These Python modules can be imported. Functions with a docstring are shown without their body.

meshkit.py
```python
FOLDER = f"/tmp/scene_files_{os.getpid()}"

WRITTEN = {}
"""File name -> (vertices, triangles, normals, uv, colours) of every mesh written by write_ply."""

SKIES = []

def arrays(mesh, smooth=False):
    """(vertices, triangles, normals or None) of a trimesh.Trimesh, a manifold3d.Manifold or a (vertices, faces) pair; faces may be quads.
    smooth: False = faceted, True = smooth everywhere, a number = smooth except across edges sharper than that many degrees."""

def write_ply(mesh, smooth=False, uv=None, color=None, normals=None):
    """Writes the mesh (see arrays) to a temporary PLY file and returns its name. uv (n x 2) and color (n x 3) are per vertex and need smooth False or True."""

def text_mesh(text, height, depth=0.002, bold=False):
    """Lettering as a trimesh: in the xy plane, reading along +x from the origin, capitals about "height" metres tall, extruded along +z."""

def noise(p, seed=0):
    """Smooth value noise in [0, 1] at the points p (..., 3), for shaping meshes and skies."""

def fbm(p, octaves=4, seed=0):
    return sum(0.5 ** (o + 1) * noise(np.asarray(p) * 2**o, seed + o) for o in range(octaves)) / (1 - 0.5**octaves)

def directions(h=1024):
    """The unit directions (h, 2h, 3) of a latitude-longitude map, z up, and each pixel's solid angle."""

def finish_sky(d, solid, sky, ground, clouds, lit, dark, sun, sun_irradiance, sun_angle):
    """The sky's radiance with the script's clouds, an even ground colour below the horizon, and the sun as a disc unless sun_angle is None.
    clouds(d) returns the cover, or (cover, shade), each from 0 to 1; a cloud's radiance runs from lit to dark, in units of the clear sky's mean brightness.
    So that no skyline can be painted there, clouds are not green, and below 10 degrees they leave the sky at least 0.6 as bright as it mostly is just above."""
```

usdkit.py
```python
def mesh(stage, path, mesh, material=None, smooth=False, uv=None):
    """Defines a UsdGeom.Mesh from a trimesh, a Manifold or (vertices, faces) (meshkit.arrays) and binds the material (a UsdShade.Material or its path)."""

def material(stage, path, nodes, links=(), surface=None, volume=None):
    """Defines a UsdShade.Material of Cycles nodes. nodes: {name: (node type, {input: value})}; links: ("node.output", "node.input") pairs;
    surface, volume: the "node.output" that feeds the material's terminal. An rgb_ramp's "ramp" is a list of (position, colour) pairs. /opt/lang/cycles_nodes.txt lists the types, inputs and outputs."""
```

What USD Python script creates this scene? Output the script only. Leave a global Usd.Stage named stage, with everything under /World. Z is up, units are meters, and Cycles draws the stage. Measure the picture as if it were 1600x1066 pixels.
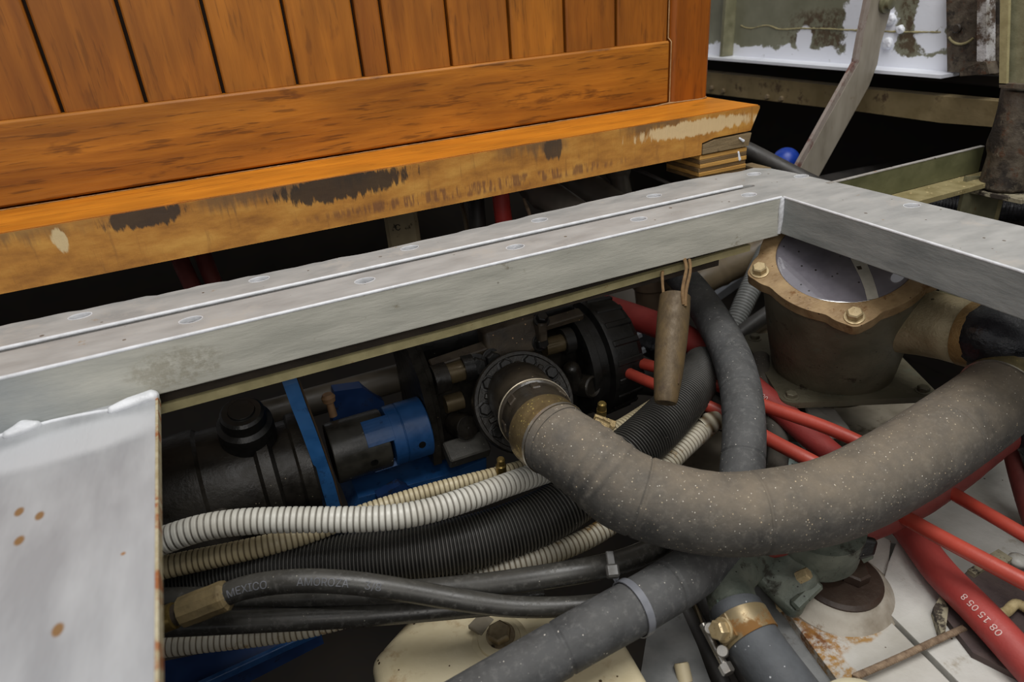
import math, random
import numpy as np, trimesh, manifold3d, shapely
from shapely.geometry import Polygon, Point
from scipy.interpolate import make_interp_spline
from pxr import Usd, UsdGeom, UsdLux, UsdShade, Gf, Sdf
import usdkit, meshkit

random.seed(7); RNG = np.random.default_rng(7)
stage = Usd.Stage.CreateInMemory()
UsdGeom.SetStageUpAxis(stage, UsdGeom.Tokens.z); UsdGeom.SetStageMetersPerUnit(stage, 1.0)
UsdGeom.Xform.Define(stage, '/World'); UsdGeom.Scope.Define(stage, '/World/Looks')

# ---------------------------------------------------------------- camera, light, exposure
FPX = 1077.1                                                      # focal length in pixels of the 1600 x 1066 picture
CAM = np.array([[0.90371831, -0.42226719, -0.07059486], [-0.25066394, -0.38819948, -0.88683074], [0.34707463, 0.81914076, -0.45667013]])
EYE = np.array([0, 0, 0.30])                                      # 30 cm above the steel hatch frame (z = 0)
cam = UsdGeom.Camera.Define(stage, '/World/camera')
cam.CreateHorizontalApertureAttr(36.0); cam.CreateVerticalApertureAttr(36.0 * 1066 / 1600)
cam.CreateFocalLengthAttr(FPX / 1600 * 36.0); cam.CreateClippingRangeAttr(Gf.Vec2f(0.02, 60))
cam.CreateFStopAttr(5.0); cam.CreateFocusDistanceAttr(0.93); cam.CreateExposureAttr(0.0)
cam.AddTransformOp().Set(Gf.Matrix4d(*CAM[0], 0, *(-CAM[1]), 0, *(-CAM[2]), 0, *EYE, 1))

def rect_light(name, pos, aim, w, h, power, color):
    l = UsdLux.RectLight.Define(stage, '/World/' + name)
    l.CreateWidthAttr(w); l.CreateHeightAttr(h); l.CreateIntensityAttr(power); l.CreateColorAttr(Gf.Vec3f(*color))
    z = np.array(pos, float) - np.array(aim, float); z /= np.linalg.norm(z)
    x = np.cross([0.0, 1, 0.02], z); x /= np.linalg.norm(x); y = np.cross(z, x)
    l.AddTransformOp().Set(Gf.Matrix4d(*x, 0, *y, 0, *z, 0, *map(float, pos), 1))
rect_light('deck_hatch_light', (0.5, 0.12, 2.1), (0.5, 0.5, 0), 1.35, 1.2, 7.8, (1.0, 0.985, 0.96))
rect_light('companionway_light', (-0.5, -1.7, 1.5), (0.45, 0.9, 0), 1.3, 1.0, 3.6, (1.0, 0.96, 0.9))
dome = UsdLux.DomeLight.Define(stage, '/World/cabin_ambient'); dome.CreateIntensityAttr(0.13); dome.CreateColorAttr(Gf.Vec3f(0.98, 0.98, 1.0))

# ---------------------------------------------------------------- survey points: picture pixel + one known coordinate -> world point
def ray(px, py): return CAM.T @ np.array([(px - 800) / FPX, (py - 533) / FPX, 1.0])
def Pd(px, py, d): return EYE + ray(px, py) * d
def Pz(px, py, z): r = ray(px, py); return EYE + r * ((z - EYE[2]) / r[2])
def Py(px, py, y): r = ray(px, py); return EYE + r * (y / r[1])
def Px(px, py, x): r = ray(px, py); return EYE + r * (x / r[0])
def Pn(px, py, c, n): r = ray(px, py); return EYE + r * (((np.array(c) - EYE) @ n) / (r @ n))
def unit(v): v = np.asarray(v, float); return v / np.linalg.norm(v)

# ---------------------------------------------------------------- materials
def S(*c): return tuple((x / 255 / 12.92) if x / 255 <= 0.04045 else ((x / 255 + 0.055) / 1.055) ** 2.4 for x in c)
class Ref(str): pass
class Node:
    def __init__(s, name): s.name = name
    def __getattr__(s, k): return Ref(s.name + '.' + k)
class Graph:
    def __init__(s, name): s.name, s.nodes, s.links = name, {}, []
    def __call__(s, kind, **inp):
        nm = f'n{len(s.nodes)}'; vals = {}
        for k, v in inp.items():
            if isinstance(v, Ref): s.links.append((str(v), f'{nm}.{k}'))
            else: vals[k] = v
        s.nodes[nm] = (kind, vals); return Node(nm)
    def build(s, surface): return usdkit.material(stage, '/World/Looks/' + s.name, s.nodes, s.links, surface=str(surface))
    def pos(s, stretch=(1, 1, 1), rot=(0, 0, 0)):
        g = s('geometry')
        return s('mapping', vector=g.position, scale=stretch, rotation=rot).vector
    def noise(s, vec, scale, detail=4.0, rough=0.55, dist=0.0): return s('noise_texture', vector=vec, scale=float(scale), detail=float(detail), roughness=float(rough), distortion=float(dist)).fac
    def step(s, x, lo, hi, t0=0.0, t1=1.0): return s('map_range', range_type='smoothstep', value=x, from_min=float(lo), from_max=float(hi), to_min=t0, to_max=t1, clamp=True).result
    def math(s, t, a, b=0.5, c=0.0): return s('math', math_type=t, value1=a, value2=b, value3=c).value
    def mix(s, f, a, b): return s('mix_color', fac=f, a=a, b=b).result
    def blob(s, vec, c, radii, wob=0.0, nscale=40, soft=0.25, nvec=None):
        """1 inside an ellipsoidal patch round c, 0 outside, with a ragged border"""
        d = s('vector_math', math_type='subtract', vector1=vec, vector2=tuple(map(float, c))).vector
        d = s('vector_math', math_type='divide', vector1=d, vector2=tuple(map(float, radii))).vector
        l = s('vector_math', math_type='length', vector1=d).value
        if wob: l = s.math('multiply_add', s.noise(nvec if nvec is not None else vec, nscale, 5, 0.65), float(wob), s.math('add', l, -0.5 * float(wob)))
        return s.step(l, 1 + soft, 1 - soft)

MATS = {}
def M(name, c1, c2=None, scale=25, contrast=(0.35, 0.65), rough=0.5, rvar=0.15, metal=0.0, stretch=(1, 1, 1), rust=(), speck=(), dust=None, bump=None, coat=0.0, spec=0.5, bevel=0.0, rot=(0, 0, 0), patches=(), groove=None):
    """rust: (colour, scale, lo, hi) noise patches; speck: (colour, scale, radius, share) small dots; dust: (colour, amount) settled on upward faces; bump: (scale, distance)"""
    g = Graph(name); p = g.pos(stretch, rot); w = g.pos()
    n = g.noise(p, scale)
    col = g('rgb_ramp', fac=n, ramp=[(contrast[0], c1), (contrast[1], c2 or c1)]).color
    ro = g('map_range', value=n, from_min=0.3, from_max=0.7, to_min=float(max(rough - rvar, 0.03)), to_max=float(min(rough + rvar, 1)), clamp=True).result
    for i, (c, sc, lo, hi) in enumerate(rust):
        m = g.step(g.noise(g('mapping', vector=w, location=(3.1 * i + 1, 1.7 * i, 0.4)).vector, sc, 6, 0.68), lo, hi)
        col = g.mix(m, col, c); ro = g('mix_float', fac=m, a=ro, b=0.8).result
    if groove: col = g.mix(g('attribute', attribute='groove').fac, col, groove)
    for (c, centre, radii, wob, sc) in patches:
        m = g.blob(w, centre, radii, wob, sc, 0.3) if sc < 20 else g.math('multiply', g.blob(w, centre, radii, wob, sc), g.step(g.noise(w, sc * 2.2, 5, 0.7), 0.40, 0.60, 0.1, 0.95)); col = g.mix(m, col, c)
    if dust:
        nz = g('separate_xyz', vector=g('geometry').normal).z
        m = g.math('multiply', g.step(nz, 0.0, 0.95), g('map_range', value=g.noise(w, 16, 5, 0.7), from_min=0.25, from_max=0.7, to_min=0.15 * dust[1], to_max=dust[1], clamp=True).result)
        col = g.mix(m, col, dust[0]); ro = g('mix_float', fac=m, a=ro, b=0.85).result
    for i, (c, sc, rad, share) in enumerate(speck):
        v = g('voronoi_texture', vector=g('mapping', vector=w, location=(0.7 * i, 2.3 * i, 0)).vector, scale=float(sc))
        keep = g.step(g('separate_xyz', vector=v.color).x, share, share - 0.02)
        size = g('map_range', value=g('separate_xyz', vector=v.color).y, from_min=0.0, from_max=1.0, to_min=rad * 0.4, to_max=rad, clamp=True).result
        m = g.math('multiply', keep, g.math('less_than', v.distance, size)); col = g.mix(m, col, c)
    inp = dict(base_color=col, roughness=ro, metallic=float(metal), coat_weight=float(coat), coat_roughness=0.18, specular_ior_level=float(spec))
    nrm = None
    if bevel: nrm = g('bevel', radius=float(bevel), samples=4).bevel
    if bump:
        h = g.noise(p, bump[0], 5, 0.6); kw = dict(height=h, distance=float(bump[1]), strength=1.0)
        if nrm is not None: kw['normal'] = nrm
        nrm = g('bump', **kw).normal
    if nrm is not None: inp['normal'] = nrm
    m = g.build(g('principled_bsdf', **inp).BSDF); MATS[name] = m; return m

# ---------------------------------------------------------------- mesh makers
def TM(v, f): return trimesh.Trimesh(np.asarray(v, float), np.asarray(f), process=False)
def cat(*ms): return trimesh.util.concatenate([m for m in ms])
def man(m): return manifold3d.Manifold(manifold3d.Mesh(np.asarray(m.vertices, np.float32), np.asarray(m.faces, np.uint32)))
def unman(m): q = m.to_mesh(); return TM(q.vert_properties[:, :3], q.tri_verts)
def hull(pts): h = trimesh.convex.convex_hull(np.asarray(pts, float)); return TM(h.vertices, h.faces)
def cbox(c, size, ch=0.001, ax=None):
    """box with chamfered edges; ax: 3x3 rows = its axes"""
    h = np.array(size, float) / 2; ch = min(ch, h.min() * 0.9); pts = []
    for s in np.ndindex(2, 2, 2):
        s = np.array(s) * 2 - 1
        for k in range(3):
            q = h - ch; q = q.copy(); q[k] = h[k]; pts.append(s * q)
    pts = np.array(pts)
    if ax is not None: pts = pts @ np.asarray(ax)
    return hull(pts + np.array(c, float))
def bar(a, b, w, t, up=(0, 0, 1), ch=0.001):
    """straight bar a-b, width w across, thickness t along up"""
    a, b = np.array(a, float), np.array(b, float); x = unit(b - a); y = unit(np.cross(up, x)); z = np.cross(x, y)
    return cbox((a + b) / 2, (np.linalg.norm(b - a), w, t), ch, (x, y, z))
def slab(poly, vec, holes=()):
    """planar 3-D polygon extruded along vec"""
    P = np.array(poly, float); o = P[0]; n = np.zeros(3)
    for i in range(len(P)): n += np.cross(P[i] - o, P[(i + 1) % len(P)] - o)
    n = unit(n); vec = np.array(vec, float)
    if n @ vec < 0: n = -n
    x = unit(P[1] - P[0] - ((P[1] - P[0]) @ n) * n); y = np.cross(n, x)
    to2 = lambda Q: np.stack([(np.array(Q, float) - o) @ x, (np.array(Q, float) - o) @ y], 1)
    pg = shapely.geometry.polygon.orient(Polygon(to2(P), [to2(h) for h in holes]))
    m = trimesh.creation.extrude_polygon(pg, 1.0, engine='earcut')
    v = m.vertices
    return TM(o + v[:, :1] * x + v[:, 1:2] * y + v[:, 2:] * vec, m.faces)
def spheres_hull(pts, r, sub=2):
    s = trimesh.creation.icosphere(sub, 1.0).vertices; r = np.broadcast_to(r, len(pts))
    return hull(np.concatenate([s * rr + p for p, rr in zip(pts, r)]))
def frame_of(d, ref=None):
    d = unit(d); ref = np.array(ref if ref is not None else ((0, 0, 1) if abs(d[2]) < 0.9 else (1, 0, 0)), float)
    x = unit(ref - (ref @ d) * d); return x, np.cross(d, x), d
def lathe(o, d, prof, seg=40, ref=None, caps=True):
    """profile [(distance along d, radius)] turned about the axis o, d"""
    x, y, d = frame_of(d, ref); o = np.array(o, float); t = np.linspace(0, 2 * np.pi, seg, endpoint=False)
    prof = [(s, max(r, 0.0)) for s, r in prof]
    V, Fc = [], []
    for i, (s, r) in enumerate(prof): V.append(o + s * d + r * (np.cos(t)[:, None] * x + np.sin(t)[:, None] * y))
    V = np.concatenate(V)
    k = np.arange(seg); k1 = (k + 1) % seg
    for i in range(len(prof) - 1):
        a, b = i * seg, (i + 1) * seg
        Fc += [np.stack([a + k, a + k1, b + k1], 1), np.stack([a + k, b + k1, b + k], 1)]
    Fc = np.concatenate(Fc); n = len(V); extra = []
    if prof[0][1] > 0 and caps: extra.append(o + prof[0][0] * d); Fc = np.vstack([Fc, np.stack([np.full(seg, n), k1, k], 1)]); n += 1
    if prof[-1][1] > 0 and caps: e = (len(prof) - 1) * seg; extra.append(o + prof[-1][0] * d); Fc = np.vstack([Fc, np.stack([np.full(seg, n), e + k, e + k1], 1)])
    if extra: V = np.vstack([V, extra])
    return TM(V, Fc)
def cyl(o, d, r, h, ch=0.001, seg=32): return lathe(o, d, [(0, r - ch), (ch, r), (h - ch, r), (h, r - ch)], seg)
def hexbolt(o, d, r, h, washer=0.0, seg=6):
    parts = [lathe(o, d, [(0, r), (h * 0.85, r), (h, r * 0.84)], seg)]
    if washer: parts.append(lathe(o, d, [(-0.0005, washer), (h * 0.12, washer), (h * 0.18, washer * 0.92)], 24))
    return cat(*parts)
class Curve:
    def __init__(s, pts, rad=None, k=3):
        """pts: (px, py, depth, width in px) survey rows, or plain 3-D points with rad"""
        if rad is None or len(pts[0]) == 4:
            P = np.array([Pd(*p[:3]) for p in pts]); R = np.array([p[3] / 2 * p[2] / FPX for p in pts])
            if rad is not None: R[:] = rad
        else: P = np.array(pts, float); R = np.broadcast_to(np.array(rad, float), len(P)).copy()
        u = np.r_[0, np.cumsum(np.linalg.norm(np.diff(P, axis=0), axis=1) ** 0.75)]
        k = min(k, len(P) - 1); s.sp = make_interp_spline(u, P, k=k); s.sr = make_interp_spline(u, R, k=1)
        uu = np.linspace(0, u[-1], 1500); q = s.sp(uu); s.s = np.r_[0, np.cumsum(np.linalg.norm(np.diff(q, axis=0), axis=1))]; s.uu = uu; s.L = s.s[-1]
    def at(s, t): u = np.interp(t, s.s, s.uu); return s.sp(u), s.sr(u), s.sp.derivative()(u)
    def near(s, px, py):
        q = s.sp(s.uu); c = (q - EYE) @ CAM.T; x = 800 + FPX * c[:, 0] / c[:, 2]; y = 533 + FPX * c[:, 1] / c[:, 2]
        return s.s[np.argmin((x - px) ** 2 + (y - py) ** 2)]
def sweep(cv, seg=24, step=0.006, t0=0.0, t1=None, pitch=None, amp=0.1, grow=0.0, sharp=1.0, wrinkle=0.0, bands=(), sq=None):
    t1 = cv.L if t1 is None else t1
    n = max(4, int(math.ceil((t1 - t0) / (pitch / 10 if pitch else step)))) + 1
    t = np.linspace(t0, t1, n); P, R, T = cv.at(t); T = T / np.linalg.norm(T, axis=1, keepdims=True); R = R + grow
    if pitch: ph = 0.5 - 0.5 * np.cos(2 * np.pi * t / pitch); R = R * (1 - amp * ph ** sharp)
    for (tb, wb, hb) in bands: R = R + hb * np.exp(-((t - tb) / wb) ** 2)
    G = (ph ** sharp if pitch else np.zeros(n)); N = np.zeros_like(P); x, _, _ = frame_of(T[0]); N[0] = x
    for i in range(1, n): v = N[i - 1] - (N[i - 1] @ T[i]) * T[i]; N[i] = v / np.linalg.norm(v)
    B = np.cross(T, N); a = np.linspace(0, 2 * np.pi, seg, endpoint=False)
    D = np.cos(a)[None, :, None] * N[:, None] + np.sin(a)[None, :, None] * B[:, None]
    RR = np.repeat(R[:, None], seg, 1)
    if wrinkle: RR = RR * (1 + wrinkle * (meshkit.fbm((P[:, None] + D * R[:, None, None]) * 90, 3, 5) - 0.5))
    V = (P[:, None] + D * RR[:, :, None]).reshape(-1, 3)
    k = np.arange(seg); k1 = (k + 1) % seg; i = np.arange(n - 1)[:, None] * seg
    F1 = np.stack([i + k, i + k1, i + seg + k1], -1).reshape(-1, 3); F2 = np.stack([i + k, i + seg + k1, i + seg + k], -1).reshape(-1, 3)
    e = len(V); V = np.vstack([V, V[:seg], V[-seg:], P[:1], P[-1:]])
    C0 = np.stack([np.full(seg, e + 2 * seg), e + k1, e + k], 1); C1 = np.stack([np.full(seg, e + 2 * seg + 1), e + seg + k, e + seg + k1], 1)
    m = TM(V, np.vstack([F1, F2, C0, C1]))
    if pitch: m.metadata['groove'] = np.r_[np.repeat(G, seg), np.ones(2 * seg + 2)]
    return m
def hose_text(cv, t0, text, height, toward, flip=False, off=0.0, bold=False):
    """lettering laid on the hose's skin, reading along it"""
    m = meshkit.text_mesh(text, height, 0.0003, bold); m = m.subdivide_to_size(height * 0.35) if hasattr(m, 'subdivide_to_size') else m
    v = np.array(m.vertices); sgn = -1 if flip else 1
    P, R, T = cv.at(t0 + sgn * v[:, 0]); T = T / np.linalg.norm(T, axis=1, keepdims=True)
    tw = np.array(toward, float); N = tw - (T @ tw)[:, None] * T; N /= np.linalg.norm(N, axis=1, keepdims=True); B = np.cross(N, T) * sgn
    th = (v[:, 1] + off) / R
    D = np.cos(th)[:, None] * N + np.sin(th)[:, None] * B
    return TM(P + D * (R + v[:, 2] + 0.0003)[:, None], m.faces)
def rough_up(m, amp, scale, sub=0, seed=0):
    for _ in range(sub): m = m.subdivide()
    v = np.array(m.vertices); n = trimesh.Trimesh(v, m.faces, process=False).vertex_normals
    return TM(v + n * ((meshkit.fbm(v * scale, 3, seed) - 0.5) * 2 * amp)[:, None], m.faces)

# ---------------------------------------------------------------- things, parts, sub-parts
USED = {}
def numbered(parent, name):
    k = USED.get((parent, name), 0); USED[(parent, name)] = k + 1
    return name if k == 0 else f'{name}_{k:03d}'
ASSEMBLY = None                                                    # (modelling origin, size factor, place) while an assembly modelled at reference size is built
class Thing:
    def __init__(s, name, label, category=None, group=None, kind=None): s.name, s.label, s.cat, s.group, s.kind, s.parts = name, label, category, group, kind, []
    def add(s, name, mesh, mat, parent=None, smooth=35, label=None, kind=None):
        if ASSEMBLY: mesh = TM((np.array(mesh.vertices) - ASSEMBLY[0]) * ASSEMBLY[1] + ASSEMBLY[2], mesh.faces)
        s.parts.append((name, mesh, mat, parent, smooth, label, kind)); return len(s.parts) - 1
    def done(s):
        single = len(s.parts) == 1; path = '/World/' + numbered('/World', s.name); allv = np.concatenate([p[1].vertices for p in s.parts])
        base = np.r_[(allv[:, :2].min(0) + allv[:, :2].max(0)) / 2, allv[:, 2].min()]
        if not single: x = UsdGeom.Xform.Define(stage, path); x.AddTranslateOp().Set(Gf.Vec3d(*base)); top = x.GetPrim()
        paths = []
        for (nm, mesh, mat, parent, smooth, label, kind) in s.parts:
            at = path if single else None
            if not single: up = path if parent is None else paths[parent]; at = up + '/' + numbered(up, nm)
            paths.append(at)
            g = usdkit.mesh(stage, at, TM(np.array(mesh.vertices) - base, mesh.faces), mat, smooth=smooth)
            if 'groove' in mesh.metadata: UsdGeom.PrimvarsAPI(g).CreatePrimvar('groove', Sdf.ValueTypeNames.FloatArray, 'vertex').Set([float(q) for q in mesh.metadata['groove']])
            if single: g.AddTranslateOp().Set(Gf.Vec3d(*base)); top = g.GetPrim()
            if label and not single: g.GetPrim().SetCustomDataByKey('label', label)
            if kind and not single: g.GetPrim().SetCustomDataByKey('kind', kind)
        for k, v in (('label', s.label), ('category', s.cat), ('group', s.group), ('kind', s.kind)):
            if v: top.SetCustomDataByKey(k, v)
        return path
def one(name, label, category, mesh, mat, smooth=35, group=None, kind=None):
    t = Thing(name, label, category, group, kind); t.add(name, mesh, mat, smooth=smooth); return t.done()

# ================================================================ materials in use
CRUMB = (S(206, 186, 152), 300, 0.24, 0.06); CRUMB2 = (S(228, 222, 208), 480, 0.30, 0.05)
frame_paint = M('frame_paint', S(158, 158, 156), S(175, 174, 171), 14, rough=0.42, stretch=(1, 2.5, 2.5), bump=(60, 0.0003), bevel=0.0025, rust=((S(150, 125, 95), 30, 0.64, 0.74), (S(172, 167, 160), 12, 0.55, 0.7)), speck=((S(90, 75, 60), 120, 0.22, 0.05), (S(110, 100, 90), 60, 0.2, 0.05)))
web_paint = M('web_paint', S(176, 175, 164), S(196, 194, 182), 10, rough=0.45, stretch=(1, 3, 5), bump=(46, 0.0004), bevel=0.002, rust=((S(132, 122, 100), 26, 0.62, 0.74),), speck=((S(90, 75, 60), 60, 0.16, 0.04),), patches=((S(150, 155, 156), (-0.52, 0.74, -0.03), (0.34, 1, 1), 0.5, 12), (S(166, 162, 147), (-0.075, 0.74, -0.035), (0.045, 1, 0.022), 1.2, 60)))
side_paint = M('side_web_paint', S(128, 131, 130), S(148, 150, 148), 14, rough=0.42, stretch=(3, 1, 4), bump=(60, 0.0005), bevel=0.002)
frame_edge = M('frame_edge_dirt', S(168, 166, 162), S(140, 134, 126), 40, rough=0.6, bump=(120, 0.0008), bevel=0.002, rust=((S(140, 105, 75), 60, 0.58, 0.7),), speck=((S(70, 60, 50), 180, 0.3, 0.12),))
plate_paint = M('plate_paint', S(152, 154, 157), S(176, 178, 180), 7, rough=0.38, stretch=(3, 0.8, 1), bump=(26, 0.0012), bevel=0.002, speck=((S(150, 110, 70), 40, 0.16, 0.05),), patches=tuple((S(134, 104, 70), Pz(px, py, -0.0575), (0.0035, 0.006, 1), 1.0, 19) for px, py in ((30, 800), (62, 806), (30, 845), (90, 985))) + ((S(190, 192, 195), Pz(110, 690, -0.0575), (0.09, 0.03, 1), 0.6, 15),))
weld_highlight_paint = M('weld_highlight_paint', S(205, 207, 210), S(226, 228, 232), 60, rough=0.35, bump=(90, 0.001))  # white of the welds, also painted on frame edges that look lit
olive = M('olive_paint', S(108, 106, 82), S(130, 127, 100), 40, rough=0.5, bump=(90, 0.0006), bevel=0.0015, rust=((S(110, 78, 45), 45, 0.6, 0.72),))
olive_lip = M('olive_lip', S(144, 135, 98), S(160, 150, 110), 50, rough=0.55, bump=(90, 0.0005), rust=((S(120, 85, 40), 40, 0.62, 0.72),))
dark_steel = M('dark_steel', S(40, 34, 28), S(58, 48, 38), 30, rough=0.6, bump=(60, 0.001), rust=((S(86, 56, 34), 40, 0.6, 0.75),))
rusty = M('rusty_steel', S(62, 52, 42), S(98, 88, 74), 40, rough=0.7, bump=(110, 0.002), rust=((S(84, 58, 40), 60, 0.54, 0.66), (S(38, 31, 25), 24, 0.48, 0.62), (S(140, 134, 116), 70, 0.62, 0.72)))
black_paint = M('black_paint', S(20, 20, 19), S(30, 29, 28), 30, rough=0.34, bump=(200, 0.0004), bevel=0.001, speck=((S(120, 115, 105), 300, 0.25, 0.02),), dust=(S(74, 70, 62), 0.25))
black_cast = M('black_cast', S(24, 22, 20), S(38, 35, 30), 40, rough=0.38, bump=(160, 0.0007), bevel=0.001, speck=((S(130, 120, 100), 260, 0.25, 0.03),), dust=(S(84, 74, 58), 0.25))
brown_cast = M('brown_cast', S(52, 44, 35), S(74, 64, 50), 40, rough=0.55, bump=(160, 0.0008), speck=((S(190, 150, 110), 200, 0.25, 0.05),))
blue_paint = M('blue_paint', S(24, 64, 110), S(34, 80, 132), 30, rough=0.4, bump=(80, 0.0004), bevel=0.001, rust=((S(14, 44, 84), 40, 0.6, 0.72),), speck=((S(130, 150, 170), 240, 0.22, 0.02),))
blue_dark = M('blue_bed_paint', S(14, 40, 80), S(22, 54, 102), 22, rough=0.5, rust=((S(20, 26, 40), 30, 0.58, 0.7),))
brass = M('brass', S(150, 128, 74), S(120, 100, 58), 60, rough=0.38, metal=0.8, bump=(140, 0.0003))
clamp_steel = M('clamp_steel', S(150, 130, 92), S(112, 96, 66), 60, rough=0.36, metal=0.7, bump=(150, 0.0005), speck=((S(200, 180, 110), 300, 0.4, 0.3),))
bright_steel = M('bright_steel', S(200, 196, 188), S(160, 154, 144), 50, rough=0.3, metal=0.85, bump=(100, 0.0003))
hose_rubber = M('hose_rubber', S(60, 59, 57), S(86, 83, 78), 30, contrast=(0.3, 0.7), rough=0.75, bump=(150, 0.0007), dust=(S(142, 128, 108), 0.66), rust=((S(104, 100, 93), 130, 0.47, 0.74),), speck=(CRUMB, CRUMB2, (S(190, 176, 150), 420, 0.30, 0.08)))
hose_grey = M('hose_grey_rubber', S(58, 59, 60), S(78, 79, 80), 30, rust=((S(100, 100, 99), 130, 0.48, 0.74),), rough=0.7, bump=(140, 0.0006), dust=(S(112, 110, 106), 0.35), speck=((S(140, 138, 132), 300, 0.28, 0.05), (S(214, 208, 196), 300, 0.26, 0.035)))
hose_dusty = M('hose_dusty_rubber', S(58, 56, 53), S(74, 71, 66), 26, rough=0.72, bump=(150, 0.0007), dust=(S(110, 98, 80), 0.35), speck=(CRUMB, CRUMB2))
hose_black = M('hydraulic_black', S(42, 41, 39), S(56, 55, 52), 26, rust=((S(84, 82, 78), 140, 0.5, 0.78),), rough=0.29, rvar=0.08, bump=(240, 0.0001), dust=(S(120, 116, 106), 0.2), speck=((S(170, 165, 150), 400, 0.25, 0.03),))
corr_white = M('conduit_white', S(208, 206, 196), S(188, 184, 172), 18, groove=S(70, 62, 50), rough=0.42, rust=((S(150, 132, 100), 25, 0.62, 0.76),), speck=((S(60, 52, 44), 90, 0.14, 0.03),))
corr_tan = M('conduit_tan', S(196, 184, 152), S(170, 156, 122), 18, groove=S(84, 68, 44), rough=0.5, rust=((S(130, 104, 62), 25, 0.58, 0.74),))
corr_stain = M('conduit_stained', S(200, 194, 178), S(180, 172, 150), 14, groove=S(88, 70, 44), rough=0.45, rust=((S(140, 110, 60), 22, 0.55, 0.66),))
corr_black = M('conduit_black', S(58, 57, 54), S(74, 72, 68), 20, groove=S(14, 13, 12), rough=0.36, dust=(S(90, 88, 82), 0.3), speck=((S(160, 155, 145), 200, 0.18, 0.025),))
corr_grey = M('conduit_grey', S(150, 152, 150), S(130, 132, 130), 18, groove=S(96, 96, 92), rough=0.5)
red_hose = M('red_hose', S(166, 60, 56), S(146, 50, 48), 20, rough=0.5, bump=(300, 0.0003), dust=(S(196, 96, 84), 0.3), speck=((S(225, 190, 170), 300, 0.2, 0.012),))
red_tube = M('red_tube', S(182, 70, 56), S(162, 58, 46), 20, rough=0.36, bump=(120, 0.0003), dust=(S(208, 110, 88), 0.22))
red_dim = M('red_dusty_hose', S(124, 52, 46), S(104, 42, 38), 24, rough=0.65, bump=(150, 0.0006), dust=(S(140, 90, 80), 0.3))
print_white = M('white_print', S(232, 205, 198), S(222, 190, 184), 60, rough=0.6)
print_grey = M('grey_print', S(112, 113, 118), S(88, 90, 94), 90, rough=0.6)
wood_handle = M('handle_wood', S(100, 82, 54), S(78, 63, 41), 30, rough=0.6, stretch=(3, 3, 0.6), bump=(90, 0.0006), rust=((S(72, 58, 42), 22, 0.56, 0.68),))
twine = M('twine', S(128, 100, 64), S(100, 76, 48), 60, rough=0.8)
rope_mat = M('old_rope', S(150, 128, 104), S(112, 92, 74), 120, rough=0.85, bump=(300, 0.0006))
gold_ring = M('corroded_bronze', S(128, 102, 68), S(164, 138, 100), 34, rough=0.55, metal=0.15, bump=(110, 0.0012), bevel=0.002, rust=((S(120, 86, 50), 36, 0.56, 0.68),), speck=((S(90, 66, 40), 180, 0.3, 0.14),))
bolt_gold = M('bolt_brass', S(196, 176, 136), S(168, 148, 110), 120, rough=0.42, metal=0.4, speck=((S(80, 60, 40), 500, 0.3, 0.2),))
strainer_mat = M('strainer_body', S(86, 82, 66), S(108, 102, 84), 16, rough=0.5, metal=0.2, bump=(110, 0.0009), rust=((S(96, 100, 84), 20, 0.58, 0.7), (S(60, 52, 40), 30, 0.6, 0.72)), speck=((S(50, 42, 34), 150, 0.22, 0.06),))
gold_pipe = M('gilt_pipe', S(146, 132, 100), S(168, 154, 122), 30, rough=0.42, metal=0.35, bump=(200, 0.0014), speck=((S(80, 68, 50), 90, 0.24, 0.08),))
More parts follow.
